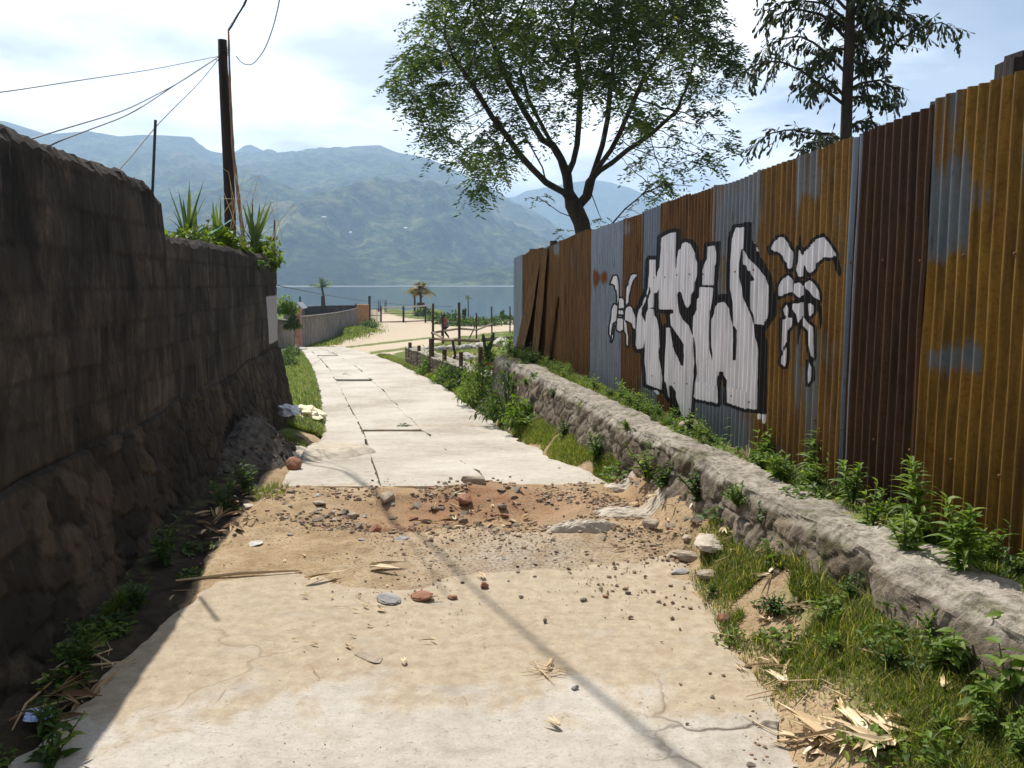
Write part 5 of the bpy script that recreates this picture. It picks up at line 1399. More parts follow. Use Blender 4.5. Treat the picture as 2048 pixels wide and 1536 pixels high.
for fi, f in enumerate(FR):
    P2 = np.array(c4(f)); n = len(P2); s = np.linspace(0, 1, n); dz = rng.uniform(-.8, .8)
    uu = np.linspace(0, 1, 15); Q = np.array([at(np.interp(u, s, P2[:, 0]), np.interp(u, s, P2[:, 1]), PY + dz * u) for u in uu])
    mbr.tube(Q - pb, np.linspace(.018, .004, 15), 5)
    fl = np.linalg.norm(np.diff(Q, axis=0), axis=1).sum()
    for k in range(2, 15):
        for sgn in (-1, 1):
            ax = Q[k] - Q[k - 1]; ax /= np.linalg.norm(ax)
            b = rng.normal(0, 1, 3); b -= ax * (b @ ax); b /= np.linalg.norm(b)
            d = ax * rng.uniform(.5, 1.1) + b * sgn * .8; d[2] -= .15; d /= np.linalg.norm(d)
            ll = .16 * fl * rng.uniform(.5, 1.0) * (1 - .5 * uu[k]) + .07
            m = max(6, int(ll / .016))
            sub = np.array([Q[k] + d * ll * t + np.array((0, 0, -.35 * ll * t * t)) for t in np.linspace(0, 1, 5)])
            mbr.tube(sub - pb, np.linspace(.004, .0015, 5), 3, cap=False)
            for j in range(m):
                t = (j + .6) / m; c = Q[k] + d * ll * t + np.array((0, 0, -.35 * ll * t * t))
                ld_ = d * .6 + rng.normal(0, .45, 3) + np.array((0, 0, -.95)); ld_ /= np.linalg.norm(ld_)
                w = np.cross(ld_, rng.normal(0, 1, 3)); w /= np.linalg.norm(w)
                L_ = rng.uniform(.05, .105); W_ = L_ * rng.uniform(.12, .22)
                LV.append([c, c + ld_ * L_ * .8 + w * W_, c + ld_ * L_ * 1.05 + w * W_ * .2, c + ld_ * L_ * .75 - w * W_]); LT += [np.clip(rng.normal(.4, .25), 0, 1)] * 4
mbr.build('frond_stalks', M['bark'], palm)
LV = np.array(LV).reshape(-1, 3) - pb
mk('crown', LV, np.arange(len(LV)).reshape(-1, 4), M['palm_leaf'], palm, attrs={'tint': LT})
print('palm leaflets', len(LV) // 4)

# ================================================================== POLE, WIRES AND PLANTS ON THE TERRACE
PO = 11.0
p0 = at(459, 480, PO); p0[2] = 1.75
p1 = at(447, 80, PO)
mb = MB(); T_ = np.linspace(0, 1, 9)[:, None]
P = p0 + (p1 - p0) * T_; P[:, 0] += .015 * np.sin(T_[:, 0] * 5)
mb.tube(P, np.linspace(.076, .055, 9), 12)
pole = empty('utility_pole', p0, 'thick dark wooden pole carrying wires behind the block wall', 'pole')
o = mb.build('shaft', M['pole'], pole, smooth=True); o.location = -Vector(p0)
mb = MB()
for k in range(3): mb.tube([p1 + np.array((.058 * math.cos(a), .058 * math.sin(a), -.10 - .035 * k)) for a in np.linspace(0, 6.28, 13)], .006, 4)
mb.tube([p1 + np.array((-.06, -.01, -.25)), p1 + np.array((-.10, -.01, -.24)), p1 + np.array((-.10, -.01, -.20))], .006, 4)
o = mb.build('wire_binding', M['wire'], pole); o.location = -Vector(p0)
bp = [at(x, y, PO - .13) for x, y in [(490, 500), (482, 440), (474, 370), (466, 300), (462, 220), (459, 140), (457, 60)]]
mb = MB(); bpa = np.array(bp); uu = np.linspace(0, 1, 31); s_ = np.linspace(0, 1, len(bpa))
Q = np.stack([np.interp(uu, s_, bpa[:, i]) for i in range(3)], -1)
R = np.linspace(.024, .011, 31) * np.where(np.arange(31) % 4 == 0, 1.28, 1)
mb.tube(Q, R, 8); tag(mb.build('bamboo_pole', M['bamboo']), 'thin bent bamboo rod lashed against the dark wooden pole', 'pole')
def wire(pts, r, label, sag=0, mat='wire', name='wire', twist=False):
    P = np.array(pts); n = len(P); s = np.linspace(0, 1, n); u = np.linspace(0, 1, 28)
    Q = np.stack([np.interp(u, s, P[:, i]) for i in range(3)], -1)
    for _ in range(3): Q[1:-1] = (Q[:-2] + 2 * Q[1:-1] + Q[2:]) / 4
    Q[:, 2] -= sag * 4 * u * (1 - u)
    mb = MB()
    if twist:
        u2 = np.linspace(0, 1, 140); Q2 = np.stack([np.interp(u2, u, Q[:, i]) for i in range(3)], -1)
        for ph in (0, 2.1, 4.2):
            rr = r * (1.3 + .5 * np.sin(u2 * 23)); off = np.stack([rr * np.cos(u2 * 120 + ph), 0 * u2, rr * np.sin(u2 * 120 + ph)], -1)
            mb.tube(Q2 + off, r, 4)
    else: mb.tube(Q, r, 5)
    return tag(mb.build(name, M[mat]), label, 'wire')
tie = at(440, 112, PO)
wire([tie, at(300, 140, 8.5), at(150, 162, 6.6), at(-10, 187, 5), at(-400, 220, 3.4)], .004, 'thin wire running almost level from the pole top over the block wall', .0)
wire([tie, at(360, 165, 9.5), at(250, 222, 8), at(80, 272, 5.6), at(-60, 320, 4.2)], .0055, 'wire dropping from the pole to the high part of the block wall')
wire([tie, at(365, 160, 9.6), at(260, 230, 8.1), at(95, 290, 5.6), at(60, 330, 5.2)], .0055, 'paired wire hanging just under the upper one on its way to the wall')
wire([at(437, 118, PO), at(400, 165, 9.8), at(318, 245, 7.5), at(265, 310, 6.3), at(232, 346, 5.9), at(225, 362, 5.88)], .0045, 'wire stretched steeply down past the dark steel rod to the wall top')
wire([at(472, 112, PO), at(485, 128, PO), at(505, 131, PO - .3), at(530, 100, PO - 1), at(548, 50, PO - 2), at(562, -10, PO - 3.2), at(570, -120, PO - 4)], .0055, 'loose black cable looping up from the pole')
wire([bp[-1], at(474, 32, 10.8), at(500, -8, 10.5), np.array((-2.2, 8.2, 5.7)), np.array((-1.3, 6.3, 6.0)), np.array((.1, 3.5, 6.3)), np.array((2.2, -.6, 6.6))], .0075, 'twisted bundle of cables rising from the bamboo tip over the road', twist=True)
wire([at(270, 355, 6.3), at(200, 372, 5.6), at(100, 384, 4.7), at(0, 386, 3.6)], .0035, 'slack wire sagging along the face of the block wall', 0)
wire([at(555, 571, 22), at(650, 590, 34), at(740, 604, 60), at(840, 612, 64), at(905, 613, 66)], .012, 'drooping wire strung from the wall end out to the far gate')
# rods on the wall
def rod(px0, py0, px1, py1, Y, r, label, mat='rod'):
    a, b = at(px0, py0, Y), at(px1, py1, Y); mb = MB(); mb.tube([a, (a + b) / 2, b], r, 8); tag(mb.build('steel_rod', M[mat]), label, 'rod')
rod(305, 385, 311, 240, 5.62, .0095, 'dark upright steel rod standing on the high part of the block wall')
rod(464, 500, 466, 385, 10.0, .022, 'short rusty post in front of the dark wooden pole', 'rust_iron')
rod(547, 514, 549, 440, 11.1, .010, 'thin rusty rod at the very end of the block wall top', 'rust_iron')
wire([at(395, 480, 8.4), at(430, 462, 9.2), at(462, 440, 9.9)], .006, 'pale green rope tied to the short rusty post', mat='rope', name='rope')
wire([at(566, 440, 12.4), at(560, 452, 11.9), at(553, 470, 11.3), at(548, 480, 11.1)], .004, 'wisp of pale wire at the thin rod on the wall end', mat='rope')
# strap-leaved plants
def strap_plant(px, py, Y, leaves, label, n_extra=6):
    b0 = at(px, py, Y); b0[2] = min(b0[2], 1.98); mb = MB()
    for (x, y, w) in leaves:
        tip = at(x, y, Y + random.uniform(-.25, .25)); st = b0 + np.array((random.uniform(-.06, .06), random.uniform(-.06, .06), 0))
        v = tip - st; L = np.linalg.norm(v)
        leaf(mb, st - b0, v / L + np.array((0, 0, .08)), L * 1.02, w, float(np.clip(rng.normal(.5, .28), 0, 1)), .08, .25, random.uniform(-1.2, 1.2), 7)
    for k in range(n_extra):
        a = random.uniform(0, 6.28); e = random.uniform(.5, 1.2)
        leaf(mb, (0, 0, 0), (math.cos(a) * math.cos(e), math.sin(a) * math.cos(e), math.sin(e)), random.uniform(.25, .5), .035, float(rng.uniform(0, .8)), .35, .25, random.uniform(-1, 1), 6)
    o = mb.build('strap_leaf_plant', M['blade']); o.location = b0
    tag(o, label, 'plant')
strap_plant(380, 468, 8.6, [(334, 366, .045), (355, 372, .03), (366, 392, .04), (379, 353, .06), (381, 372, .05), (403, 371, .035), (415, 384, .03), (392, 400, .045), (345, 415, .03), (410, 352, .02)], 'spiky strap-leaved plant beside the step of the block wall', 8)
strap_plant(437, 460, 9.6, [(425, 395, .04), (441, 385, .03), (432, 402, .05), (420, 420, .03)], 'small strap-leaved plant behind the dark pole', 5)
strap_plant(508, 472, 9.6, [(506, 386, .06), (492, 395, .05), (535, 396, .055), (545, 398, .05), (520, 400, .04), (483, 402, .05), (550, 412, .03), (560, 440, .02)], 'tall strap-leaved plant between bamboo rod and wall end', 8)
def place_bush(px, py, Y, rx, ry, rz, n, L, W, mat, label, zb=None, name='bush'):
    b0 = at(px, py, Y)
    if zb is not None: b0[2] = zb
    o = bush_mb(rng, rx, ry, rz, n, L, W).build(name, M[mat]); o.location = b0
    return tag(o, label, 'bush')
place_bush(430, 485, 9.7, .58, .45, .52, 1300, .075, .05, 'weed_dark', 'dark leafy creeper mound around the foot of the wooden pole', 1.78)
place_bush(524, 488, 11.25, .25, .15, .46, 480, .085, .065, 'yellow_leaf', 'sunlit yellow-green bush on the end of the block wall', 1.8)
place_bush(547, 490, 10.9, .12, .3, .32, 130, .06, .04, 'yellow_leaf', 'sparse yellow sprig at the thin rod on the wall end', 1.86)
place_bush(450, 440, 9.5, .26, .2, .26, 200, .08, .06, 'yellow_leaf', 'bright yellow leaves climbing the dark pole', 1.95)
place_bush(376, 466, 8.4, .34, .3, .30, 330, .07, .05, 'yellow_leaf', 'low yellow-green leaves spilling over the wall by the step', 1.9)
for i in range(6):
    q = at(random.uniform(345, 560), random.uniform(440, 470), random.uniform(8.5, 11)); 
# wispy dry stems
mb = MB()
for i in range(26):
    x = random.uniform(395, 565); a = at(x, 480, 9.8); b = a + np.array((random.uniform(-.2, .35), random.uniform(-.2, .2), random.uniform(.3, .75))); c = b + np.array((random.uniform(-.15, .25), 0, random.uniform(-.12, .1)))
    mb.tube([a, (a + b) / 2 + np.array((random.uniform(-.04, .04), 0, .02)), b, c], [.004, .003, .0025, .001], 3, random.uniform(.2, .9), cap=False)
tag(mb.build('dry_grass_stems', M['straw']), 'wispy dry grass stems rising among the terrace plants', 'grass', kind='stuff')

# ================================================================== LOOSE THINGS ON THE ROAD
def rock_mesh(name, r, sx, sy, sz, sub=3, rough=.25, mat='rock', flat=0):
    bm = bmesh.new(); bmesh.ops.create_icosphere(bm, subdivisions=sub, radius=1)
    ph = r.uniform(0, 50)
    for v in bm.verts:
        c = np.array(v.co); n = rough * float(fbm(c[0] * 1.3 + ph, c[1] * 1.3, c[2] * 1.3, 3, 7)) + .5 * rough * float(vnoise(c[0] * 3.1 + ph, c[1] * 3.1, c[2] * 3.1, 9))
        c = c * (1 + n)
        if flat: c = np.clip(c, -flat, flat) 
        v.co = (c[0] * sx, c[1] * sy, c[2] * sz)
    me = bpy.data.meshes.new(name); bm.to_mesh(me); bm.free(); me.materials.append(M[mat])
    return me
def chip_mesh(r, mat, sx=1, sy=.8, sz=.5, n=13):
    bm = bmesh.new()
    for _ in range(n):
        v = r.normal(size=3); v /= np.linalg.norm(v); v *= r.uniform(.8, 1.08)
        bm.verts.new((v[0] * sx, v[1] * sy, v[2] * sz))
    h = bmesh.ops.convex_hull(bm, input=bm.verts)
    bmesh.ops.delete(bm, geom=[v for v in bm.verts if not v.link_faces], context='VERTS')
    bmesh.ops.bevel(bm, geom=list(bm.edges), offset=.07 * min(sx, sy, sz), segments=1, affect='EDGES')
    me = bpy.data.meshes.new('chip'); bm.to_mesh(me); bm.free(); me.materials.append(M[mat]); return me
def put(mesh, name, p, sc, label, cat, group=None, sink=.35, rot=None):
    o = bpy.data.objects.new(name, mesh); COL.objects.link(o)
    zs = max(v.co.z for v in mesh.vertices) * (sc if np.isscalar(sc) else sc[2])
    o.scale = (sc, sc, sc) if np.isscalar(sc) else sc
    o.location = (p[0], p[1], surf(p[0], p[1]) + zs * (1 - sink) * .8)
    o.rotation_euler = rot if rot else (random.uniform(-.3, .3), random.uniform(-.3, .3), random.uniform(0, 6.28))
    return tag(o, label, cat, group)
def surfv(x, y):
    x = np.asarray(x, float); y = np.asarray(y, float)
    g = ground_z(x, y); L, R = el(y), er(y)
    on = ((y < 5.3) & (x > -1.15) & (x < R)) | ((y > 6.62) & (x > L) & (x < R))
    return np.where(on, np.maximum(g, zr(y) + .014), g)
def surf(x, y):
    g = float(ground_z(np.array([x]), np.array([y]))[0])
    L, R = float(el(y)), float(er(y))
    if (y < 5.3 and -1.15 < x < R) or (y > 6.62 and L < x < R): g = max(g, float(zr(y)) + .014)
    return g
STONES = [  # px, py, sx, sy, sz (metres), material, label
 (778, 1207, .075, .05, .016, 'rock_grey', 'thin grey slate chip lying by the round brown stone'), (843, 1202, .062, .05, .02, 'brick', 'rounded orange-brown stone on the pale slab'),
 (905, 1203, .03, .025, .014, 'brick', 'small brown chip next to the orange-brown stone'), (1450, 1246, .05, .04, .032, 'brick', 'red-brown brick lump near the corner grass'),
 (1677, 1484, .026, .026, .024, 'rock_grey', 'smooth blue-grey pebble ball beside the husks'), (738, 1320, .075, .055, .006, 'rock', 'flat grey stone embedded in the near slab'),
 (510, 1096, .05, .06, .012, 'rock_pale', 'flat pale stone near the shadow edge'), (803, 1087, .06, .05, .012, 'rock_grey', 'pale grey flat stone under the hole'),
 (906, 1062, .055, .045, .035, 'brick', 'red brick half sticking out of the rubble'), (905, 1054, .06, .03, .03, 'plaster', 'white plaster bit on the red brick half'),
 (1420, 1098, .13, .09, .035, 'plaster', 'large smooth cream stone sunk in the dirt'), (1360, 1152, .06, .04, .012, 'rock_grey', 'flat blue-grey stone in the dirt by the ledge'),
 (1395, 1045, .06, .04, .03, 'rock_dark', 'dark flat stone on the dirt before the ledge'), (1305, 1072, .07, .05, .04, 'rock', 'brown stone beside the plaster crust'),
 (1415, 1160, .07, .05, .03, 'rock', 'rough grey stone near the smooth cream stone'), (1380, 1118, .12, .06, .03, 'rock', 'long rough stone under the smooth cream stone'),
 (700, 1030, .09, .05, .035, 'rock', 'grey slab fragment tilted beside the hole'), (640, 1018, .08, .04, .02, 'rock', 'flat brown rubble piece at the far slab edge'),
 (635, 1002, .03, .025, .02, 'rock_pale', 'white chip among the rubble near the shadow'), (785, 975, .09, .06, .03, 'brick', 'flat red tile piece on the far slab lip'),
 (775, 1000, .11, .06, .04, 'rock', 'tilted brown slab piece behind the hole'), (950, 992, .12, .08, .05, 'rock', 'big earthy lump on top of the rubble mound'),
 (930, 1010, .08, .06, .04, 'brick', 'brick-coloured clod on the rubble mound'), (748, 1048, .06, .05, .045, 'brick', 'brown clod at the rim of the hole'),
 (500, 1012, .12, .04, .012, 'plaster', 'long pale flat piece by the straw at the shadow edge'), (690, 1030, .05, .04, .03, 'rock_dark', 'dark stone wedged among rubble slabs'),
 (1167, 1208, .020, .018, .016, 'rock_dark', 'single dark clod on the clean slab'), (968, 1180, .026, .024, .022, 'brick', 'reddish clod with a straw leaf on it'),
 (1090, 1250, .014, .012, .012, 'rock_dark', 'tiny dark pebble by the cable shadow'), (1685, 855, .09, .06, .05, 'rock', 'stone on the ledge strip'),
 (1375, 1080, .05, .04, .02, 'rock', 'small earthy stone near the long rough stone'), (1150, 1385, .016, .014, .012, 'rock_grey', 'grey pebble next to the dry twig bundle')]
for i, (px, py, sx, sy, sz, mt, lab) in enumerate(STONES):
    p = gp(px, py)
    if lab.startswith('stone on the ledge'): continue
    me = rock_mesh('stone', rng, sx, sy, sz, 3, .3, mt) if ('smooth' in lab or 'round' in lab or 'ball' in lab) else chip_mesh(rng, mt, sx * 1.1, sy * 1.1, sz * 1.1, 16)
    put(me, 'stone', p, 1.0, lab, 'stone', sink=.5, rot=(random.uniform(-.12, .12), random.uniform(-.12, .12), random.uniform(0, 6.28)))
y = 6.6; q = strip(y, .8); me = rock_mesh('stone', rng, .09, .07, .055, 3, .3, 'rock')
o = bpy.data.objects.new('stone', me); COL.objects.link(o); o.location = q + np.array((0, 0, .035)); tag(o, 'brown stone resting at the foot of the fence below the lettering', 'stone')
PROT = [chip_mesh(rng, mt, 1, rng.uniform(.6, 1), rng.uniform(.3, .6)) for mt, fl in (('rock', 0), ('rock', .8), ('rock_dark', 0), ('brick', .85), ('rock_pale', .8), ('rock', 0), ('plaster', .85), ('rock_grey', 0))]
AREAS = [ # centre, spread, number, size, protos, label, group
 ((930, 1020), (120, 30), 70, (.015, .06), (0, 1, 3, 3, 2, 5), 'red-brown rubble stone on the mound in the broken stretch', 'rubble stones on the mound'),
 ((660, 1030), (110, 40), 45, (.012, .05), (0, 1, 4, 5, 5), 'grey-brown rubble stone on the dirt before the far slab', 'rubble stones before the far slab'),
 ((1000, 1130), (130, 50), 14, (.012, .026), (0, 2, 5, 7, 4), 'small gravel stone on the grey gravelly patch', 'gravel stones on the gravelly patch'),
 ((1330, 1030), (110, 60), 45, (.012, .05), (0, 1, 6, 3, 5), 'earthy stone on the dirt below the ledge', 'stones on the dirt below the ledge'),
 ((1250, 960), (60, 20), 26, (.015, .05), (6, 1, 4, 3), 'pale chip in the straw at the verge corner', 'chips at the verge corner'),
 ((790, 1050), (60, 14), 30, (.015, .045), (0, 3, 2), 'dark clod around the rim of the hole', 'clods around the hole'),
 ((1520, 1300), (90, 150), 14, (.008, .028), (0, 5, 7, 4), 'pebble on the soil along the slab edge', 'pebbles along the slab edge'),
 ((1620, 1440), (70, 60), 14, (.008, .026), (0, 5, 7, 4), 'pebble in the soil before the corner grass', 'pebbles before the corner grass')]
for c, s_, n, (a, b), pr, lab, grp in AREAS:
    for i in range(n):
        px, py = c[0] + random.gauss(0, s_[0] * .6), c[1] + random.gauss(0, s_[1] * .6)
        p = gp(px, py); sc = a + (b - a) * random.random() ** 2.2
        put(PROT[random.choice(pr)], 'stone', p, sc, lab, 'stone', grp, sink=random.uniform(.45, .85))
# the finest gravel as one cover
mb = MB(); bm = bmesh.new(); bmesh.ops.create_icosphere(bm, subdivisions=1, radius=1); iv = np.array([v.co[:] for v in bm.verts]); ifc = [tuple(v.index for v in f.verts) for f in bm.faces]; bm.free()
def gravel(n, cx, cy, sx, sy, a, b):
    x = rng.normal(cx, sx, n * 3); y = rng.normal(cy, sy, n * 3); kk = (fbm(x * 2.4, y * 2.4, 0, 3, 63) + rng.normal(0, .12, n * 3)) > .02; x, y = x[kk][:n], y[kk][:n]; n = len(x); z = surfv(x, y); s = a + (b - a) * rng.uniform(0, 1, n) ** 3
    for i in range(n): mb.add(iv * (1 + .35 * rng.normal(size=(12, 1))).clip(.5, 1.5) * s[i] * np.array((1, rng.uniform(.6, 1), rng.uniform(.4, .8))) + (x[i], y[i], z[i] + s[i] * .3), ifc, rng.uniform(0, 1))
gravel(1200, .0, 4.95, .7, .4, .003, .010); gravel(2600, -.25, 5.85, .8, .34, .004, .020); gravel(160, -.3, 3.4, .8, .5, .0015, .004); gravel(900, .9, 5.6, .4, .5, .003, .016); gravel(700, 1.15, 4.9, .35, .7, .003, .016); gravel(400, 1.05, 2.9, .12, .5, .003, .010)
pm = NT('pebble_mix'); pt = pm.attr('tint'); M['pebble'] = pm.done(pm.pbr(pm.ramp(pt, [(0, (.15, .12, .09)), (.2, (.28, .215, .15)), (.6, (.40, .315, .22)), (.82, (.33, .20, .125)), (1, (.52, .45, .36))]), .9, None, .15))
tag(mb.build('gravel', M['pebble']), 'fine loose gravel strewn over the broken road', 'gravel', kind='stuff')

# ---- plaster crust, plastic, sack, rubble heap
def crust(px, py, rx, ry, h, mat, label, name, cat, seed, wr=.5, oct=4, sc=5):
    p = gp(px, py); n = 40; U, W = np.meshgrid(np.linspace(-1, 1, n), np.linspace(-1, 1, n), indexing='ij')
    X = p[0] + rx * U; Y = p[1] + ry * W
    rr = np.hypot(U, W) * (1 + .35 * fbm(U * 1.7, W * 1.7, seed, 3, seed))
    Z = surfv(X, Y)
    hgt = h * (1 - sm(rr, .55, .95)) * (1 + wr * fbm(U * sc, W * sc, 0, oct, seed + 2)) - .02 * sm(rr, .8, 1.0)
    V = np.stack([X, Y, Z + hgt + .002], -1)
    o = mk(name, V, grid_faces(n, n), M[mat], smooth=False); return tag(o, label, cat)
crust(1160, 1077, .26, .10, .045, 'plaster', 'broken crust of pale mortar at the edge of the broken stretch', 'mortar_crust', 'mortar', 3)
crust(1285, 1035, .36, .13, .022, 'plaster', 'streak of white plaster dust across the dirt', 'plaster_streak', 'plaster', 6, .8)
crust(1260, 965, .2, .12, .02, 'plaster', 'patch of pale chips and dust at the verge corner', 'plaster_patch', 'plaster', 9, .8)
crust(655, 908, .5, .9, .07, 'plaster', 'smooth pale mortar spill between rubble heap and slab', 'mortar_spill', 'mortar', 18, .3)
# rubble heap in the shade
hp = gp(566, 925); hp[0] -= .30
heap = empty('rubble_heap', hp, 'heap of broken grey rubble in the shade at the wall end', 'rubble')
n = 46; U, W = np.meshgrid(np.linspace(-1, 1, n), np.linspace(-1, 1, n), indexing='ij'); X = hp[0] + .46 * U; Y = hp[1] + 1.25 * W
rr = np.hypot(U, W); Z = surfv(X, Y) + .34 * (1 - sm(rr, .05, 1)) * (1 + .3 * fbm(U * 5, W * 5, 0, 4, 2)) - .05 * sm(rr, .8, 1)
mk('mound', np.stack([X, Y, Z], -1) - hp, grid_faces(n, n), M['heap_stone'], heap)
mb = MB()
for i in range(520):
    a, b = rng.integers(2, n - 2, 2); q = np.array((X[a, b], Y[a, b], Z[a, b]))
    if rr[a, b] > .95: continue
    s = .012 + .045 * rng.uniform() ** 2.5
    mb.box(q - hp, (s * rng.uniform(.8, 1.8), s, s * rng.uniform(.3, .8)), tilt=tuple(rng.uniform(-.8, .8, 3)), t=rng.uniform(0, .22))
o = mb.build('rubble', M['heap_stone'], heap); o['kind'] = 'stuff'
put(rock_mesh('stone', rng, .10, .07, .06, 3, .2, 'brick'), 'stone', gp(588, 940), 1, 'reddish half brick at the foot of the rubble heap', 'stone')
for px, py, sx, sy, sz, mt, lab, nm, dz in ((612, 834, .20, .30, .11, 'sack', 'crumpled yellow and white sack lying on the verge past the wall', 'sack', 0), (578, 870, .11, .16, .06, 'bag', 'crumpled clear plastic bag on top of the rubble heap', 'plastic_bag', .26)):
    me = rock_mesh(nm, rng, sx, sy, sz, 4, .75, mt); p = gp(px, py); put(me, nm, p, 1, lab, 'bag' if dz else 'sack', sink=.7, rot=(.1, .05, .6)).location.z += dz
# small ring on the slab
p = gp(676, 914); mb = MB(); mb.tube([(.045 * math.cos(a), .045 * math.sin(a), .012) for a in np.linspace(0, 6.28, 17)], .010, 6); o = mb.build('rubber_ring', M['wire']); o.location = (p[0], p[1], surf(p[0], p[1])); tag(o, 'small dark rubber ring lying on the far slab', 'ring')
# blue and white wrapper in the shade
p = gp(78, 1452); U, W = np.meshgrid(np.linspace(-.045, .045, 9), np.linspace(-.03, .03, 7), indexing='ij')
o = mk('wrapper', np.stack([U, W, .03 + .012 * fbm(U * 40, W * 40, 0, 2, 3) + .004 * np.sin(U * 90)], -1), grid_faces(9, 7), M['wrapper']); o.modifiers.new('thickness', 'SOLIDIFY').thickness = .001
o.location = (p[0], p[1], surf(p[0], p[1])); o.rotation_euler = (.25, .1, .3); tag(o, 'crumpled blue and white wrapper among shaded husks', 'wrapper')

# ---- dry husks, leaves and straw
def husk(r, L=.13, W=.02, n=3, tm=.7):
    mb = MB()
    for k in range(n):
        a = r.normal(0, .35); d = np.array((math.cos(a), math.sin(a), r.uniform(0, .14)))
        leaf(mb, (r.normal(0, .006), r.normal(0, .006), .006 + .004 * k), d, L * r.uniform(.6, 1.1), W * r.uniform(.6, 1.2), np.clip(r.normal(tm, .18), 0, 1), r.uniform(.0, .07), r.uniform(.1, .45), r.uniform(-.8, .8), 6)
    return mb
def stick(r, L=.25):
    mb = MB(); b = r.normal(0, .05)
    mb.tube([(-L / 2, 0, .004), (0, b * L, .007), (L / 2, 0, .004)], [.0028, .0034, .0018], 5, r.uniform(.2, .8)); return mb
HP = []
for k in range(6): o = husk(rng, n=int(rng.integers(2, 5))).build('dry_husk', M['straw']); HP.append(o.data); bpy.data.objects.remove(o)
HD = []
for k in range(5): o = husk(rng, n=int(rng.integers(2, 5)), tm=.08).build('dry_husk', M['straw']); HD.append(o.data); bpy.data.objects.remove(o)  # darker-tinted copies: shade put into the colour, some mixed into rubble and soil
SP_ = []
for k in range(4): o = stick(rng).build('dry_stalk', M['straw']); SP_.append(o.data); bpy.data.objects.remove(o)
def lay(me, name, p, sc, rz, label, cat, group=None, dz=0.0, tilt=0):
    o = bpy.data.objects.new(name, me); COL.objects.link(o); o.location = (p[0], p[1], surf(p[0], p[1]) + dz); o.scale = (sc, sc, sc); o.rotation_euler = (random.uniform(-tilt, tilt), random.uniform(-tilt, tilt), rz); return tag(o, label, cat, group)
for px, py, k, sc, rz, lab in [(868, 1292, 0, .55, 2.2, 'single split husk on the open near slab'), (808, 1338, 1, .45, 1.6, 'tiny pale husk standing out on the near slab'), (612, 1172, 2, 1.5, .9, 'long bunch of pale husks near the shadow'),
                               (740, 1152, 3, 1.6, .1, 'yellow-brown husk strip leading away from the pale bunch'), (968, 1165, 4, .6, 2.4, 'small husk leaf on the reddish clod'), (1095, 1350, 5, .7, 1.5, 'husk with curled tips under the dry twig bundle'),
                               (855, 1208, 2, .6, .5, 'curled leaf touching the orange-brown stone'), (1120, 1470, 1, .7, 2.2, 'twisted straw leaf on the near slab at the bottom'), (1545, 1340, 0, 1.0, 2.3, 'forked pale husk on the slab edge by the grass'),
                               (1575, 1385, 3, .9, 1.9, 'string of husk shreds below the forked husk'), (1660, 1435, 4, 1.0, .3, 'brown bundled husk on the soil by the corner grass'), (1740, 1440, 5, .7, .8, 'pointed pale husk beside the pebble ball'),
                               (1480, 920, 1, .9, 1.3, 'pale dry husk standing on the ledge strip'), (1700, 1500, 0, 1.5, 2.4, 'thick pale husk at the front of the corner husk litter'), (1640, 1490, 2, 1.4, 2.5, 'long narrow husk crossing the corner litter'),
                               (1735, 1500, 3, 1.2, 1.6, 'wide cream husk leaf standing up in the corner litter'), (1780, 1525, 4, 1.2, 2.8, 'torn brown husk in the corner litter'), (1680, 1530, 5, 1.6, 2.2, 'split pale husk blade at the frame edge of the corner litter'), (1920, 1465, 2, 1.1, .2, 'brown husk slab caught in the corner grass'),
                               (1890, 1400, 4, .9, 1.2, 'dry reddish husk cluster inside the corner grass'), (1545, 1165, 3, 1.3, .9, 'leaning dry leaf in the grass at the dirt edge'), (1590, 1210, 1, .9, .3, 'pale curled leaf on the grass')]:
    if 'ledge strip' in lab:
        q = strip(5.35, .25); o = lay(HP[k], 'dry_husk', q, sc, rz, lab, 'husk'); o.location.z = q[2] + .02; o.rotation_euler = (0, -1.2, rz); continue
    lay(HP[k], 'dry_husk', gp(px, py), sc, rz, lab, 'husk', dz=.01)
for c, s_, n, lab, grp, sc in [((1690, 1500), (90, 40), 42, 'pale dry husk in the litter at the slab corner', 'husks at the slab corner', (.5, 1.3)), ((1560, 1250), (70, 110), 34, 'dry leaf on the soil along the grass edge', 'dry leaves along the grass edge', (.35, .9)),
                               ((140, 1390), (130, 80), 60, 'shaded dry husk at the foot of the block wall', 'shaded husks at the wall foot', (.5, 1.3)), ((440, 1040), (60, 50), 40, 'shaded dry leaf beside the far part of the wall', 'shaded leaves by the wall', (.6, 1.4)),
                               ((970, 1030), (110, 30), 46, 'dry husk on the red rubble mound', 'husks on the rubble mound', (.35, .95)), ((1370, 1040), (120, 70), 44, 'dry leaf on the dirt below the ledge', 'dry leaves below the ledge', (.35, .9)),
                               ((700, 1200), (220, 110), 30, 'scrap of dry leaf on the near slab', 'leaf scraps on the near slab', (.2, .5)), ((540, 1000), (40, 14), 22, 'pale husk scrap heaped at the shadow edge', 'husk scraps at the shadow edge', (.4, .8))]:
    for i in range(n):
        px, py = c[0] + random.gauss(0, s_[0] * .6), c[1] + random.gauss(0, s_[1] * .6)
        if px < 5 and py > 1500: continue
        p = gp(px, min(py, 1560))
        if p[0] < float(xwall(p[1])) + .22: p[0] = float(xwall(p[1])) + .22 + random.uniform(0, .3)
        lay(random.choice(HD if 'shaded' in lab or (('rubble' in lab or 'soil' in lab) and random.random() < .5) else HP), 'dry_husk', p, random.uniform(*sc), random.uniform(0, 6.28), lab, 'husk', grp, dz=.006, tilt=.25)
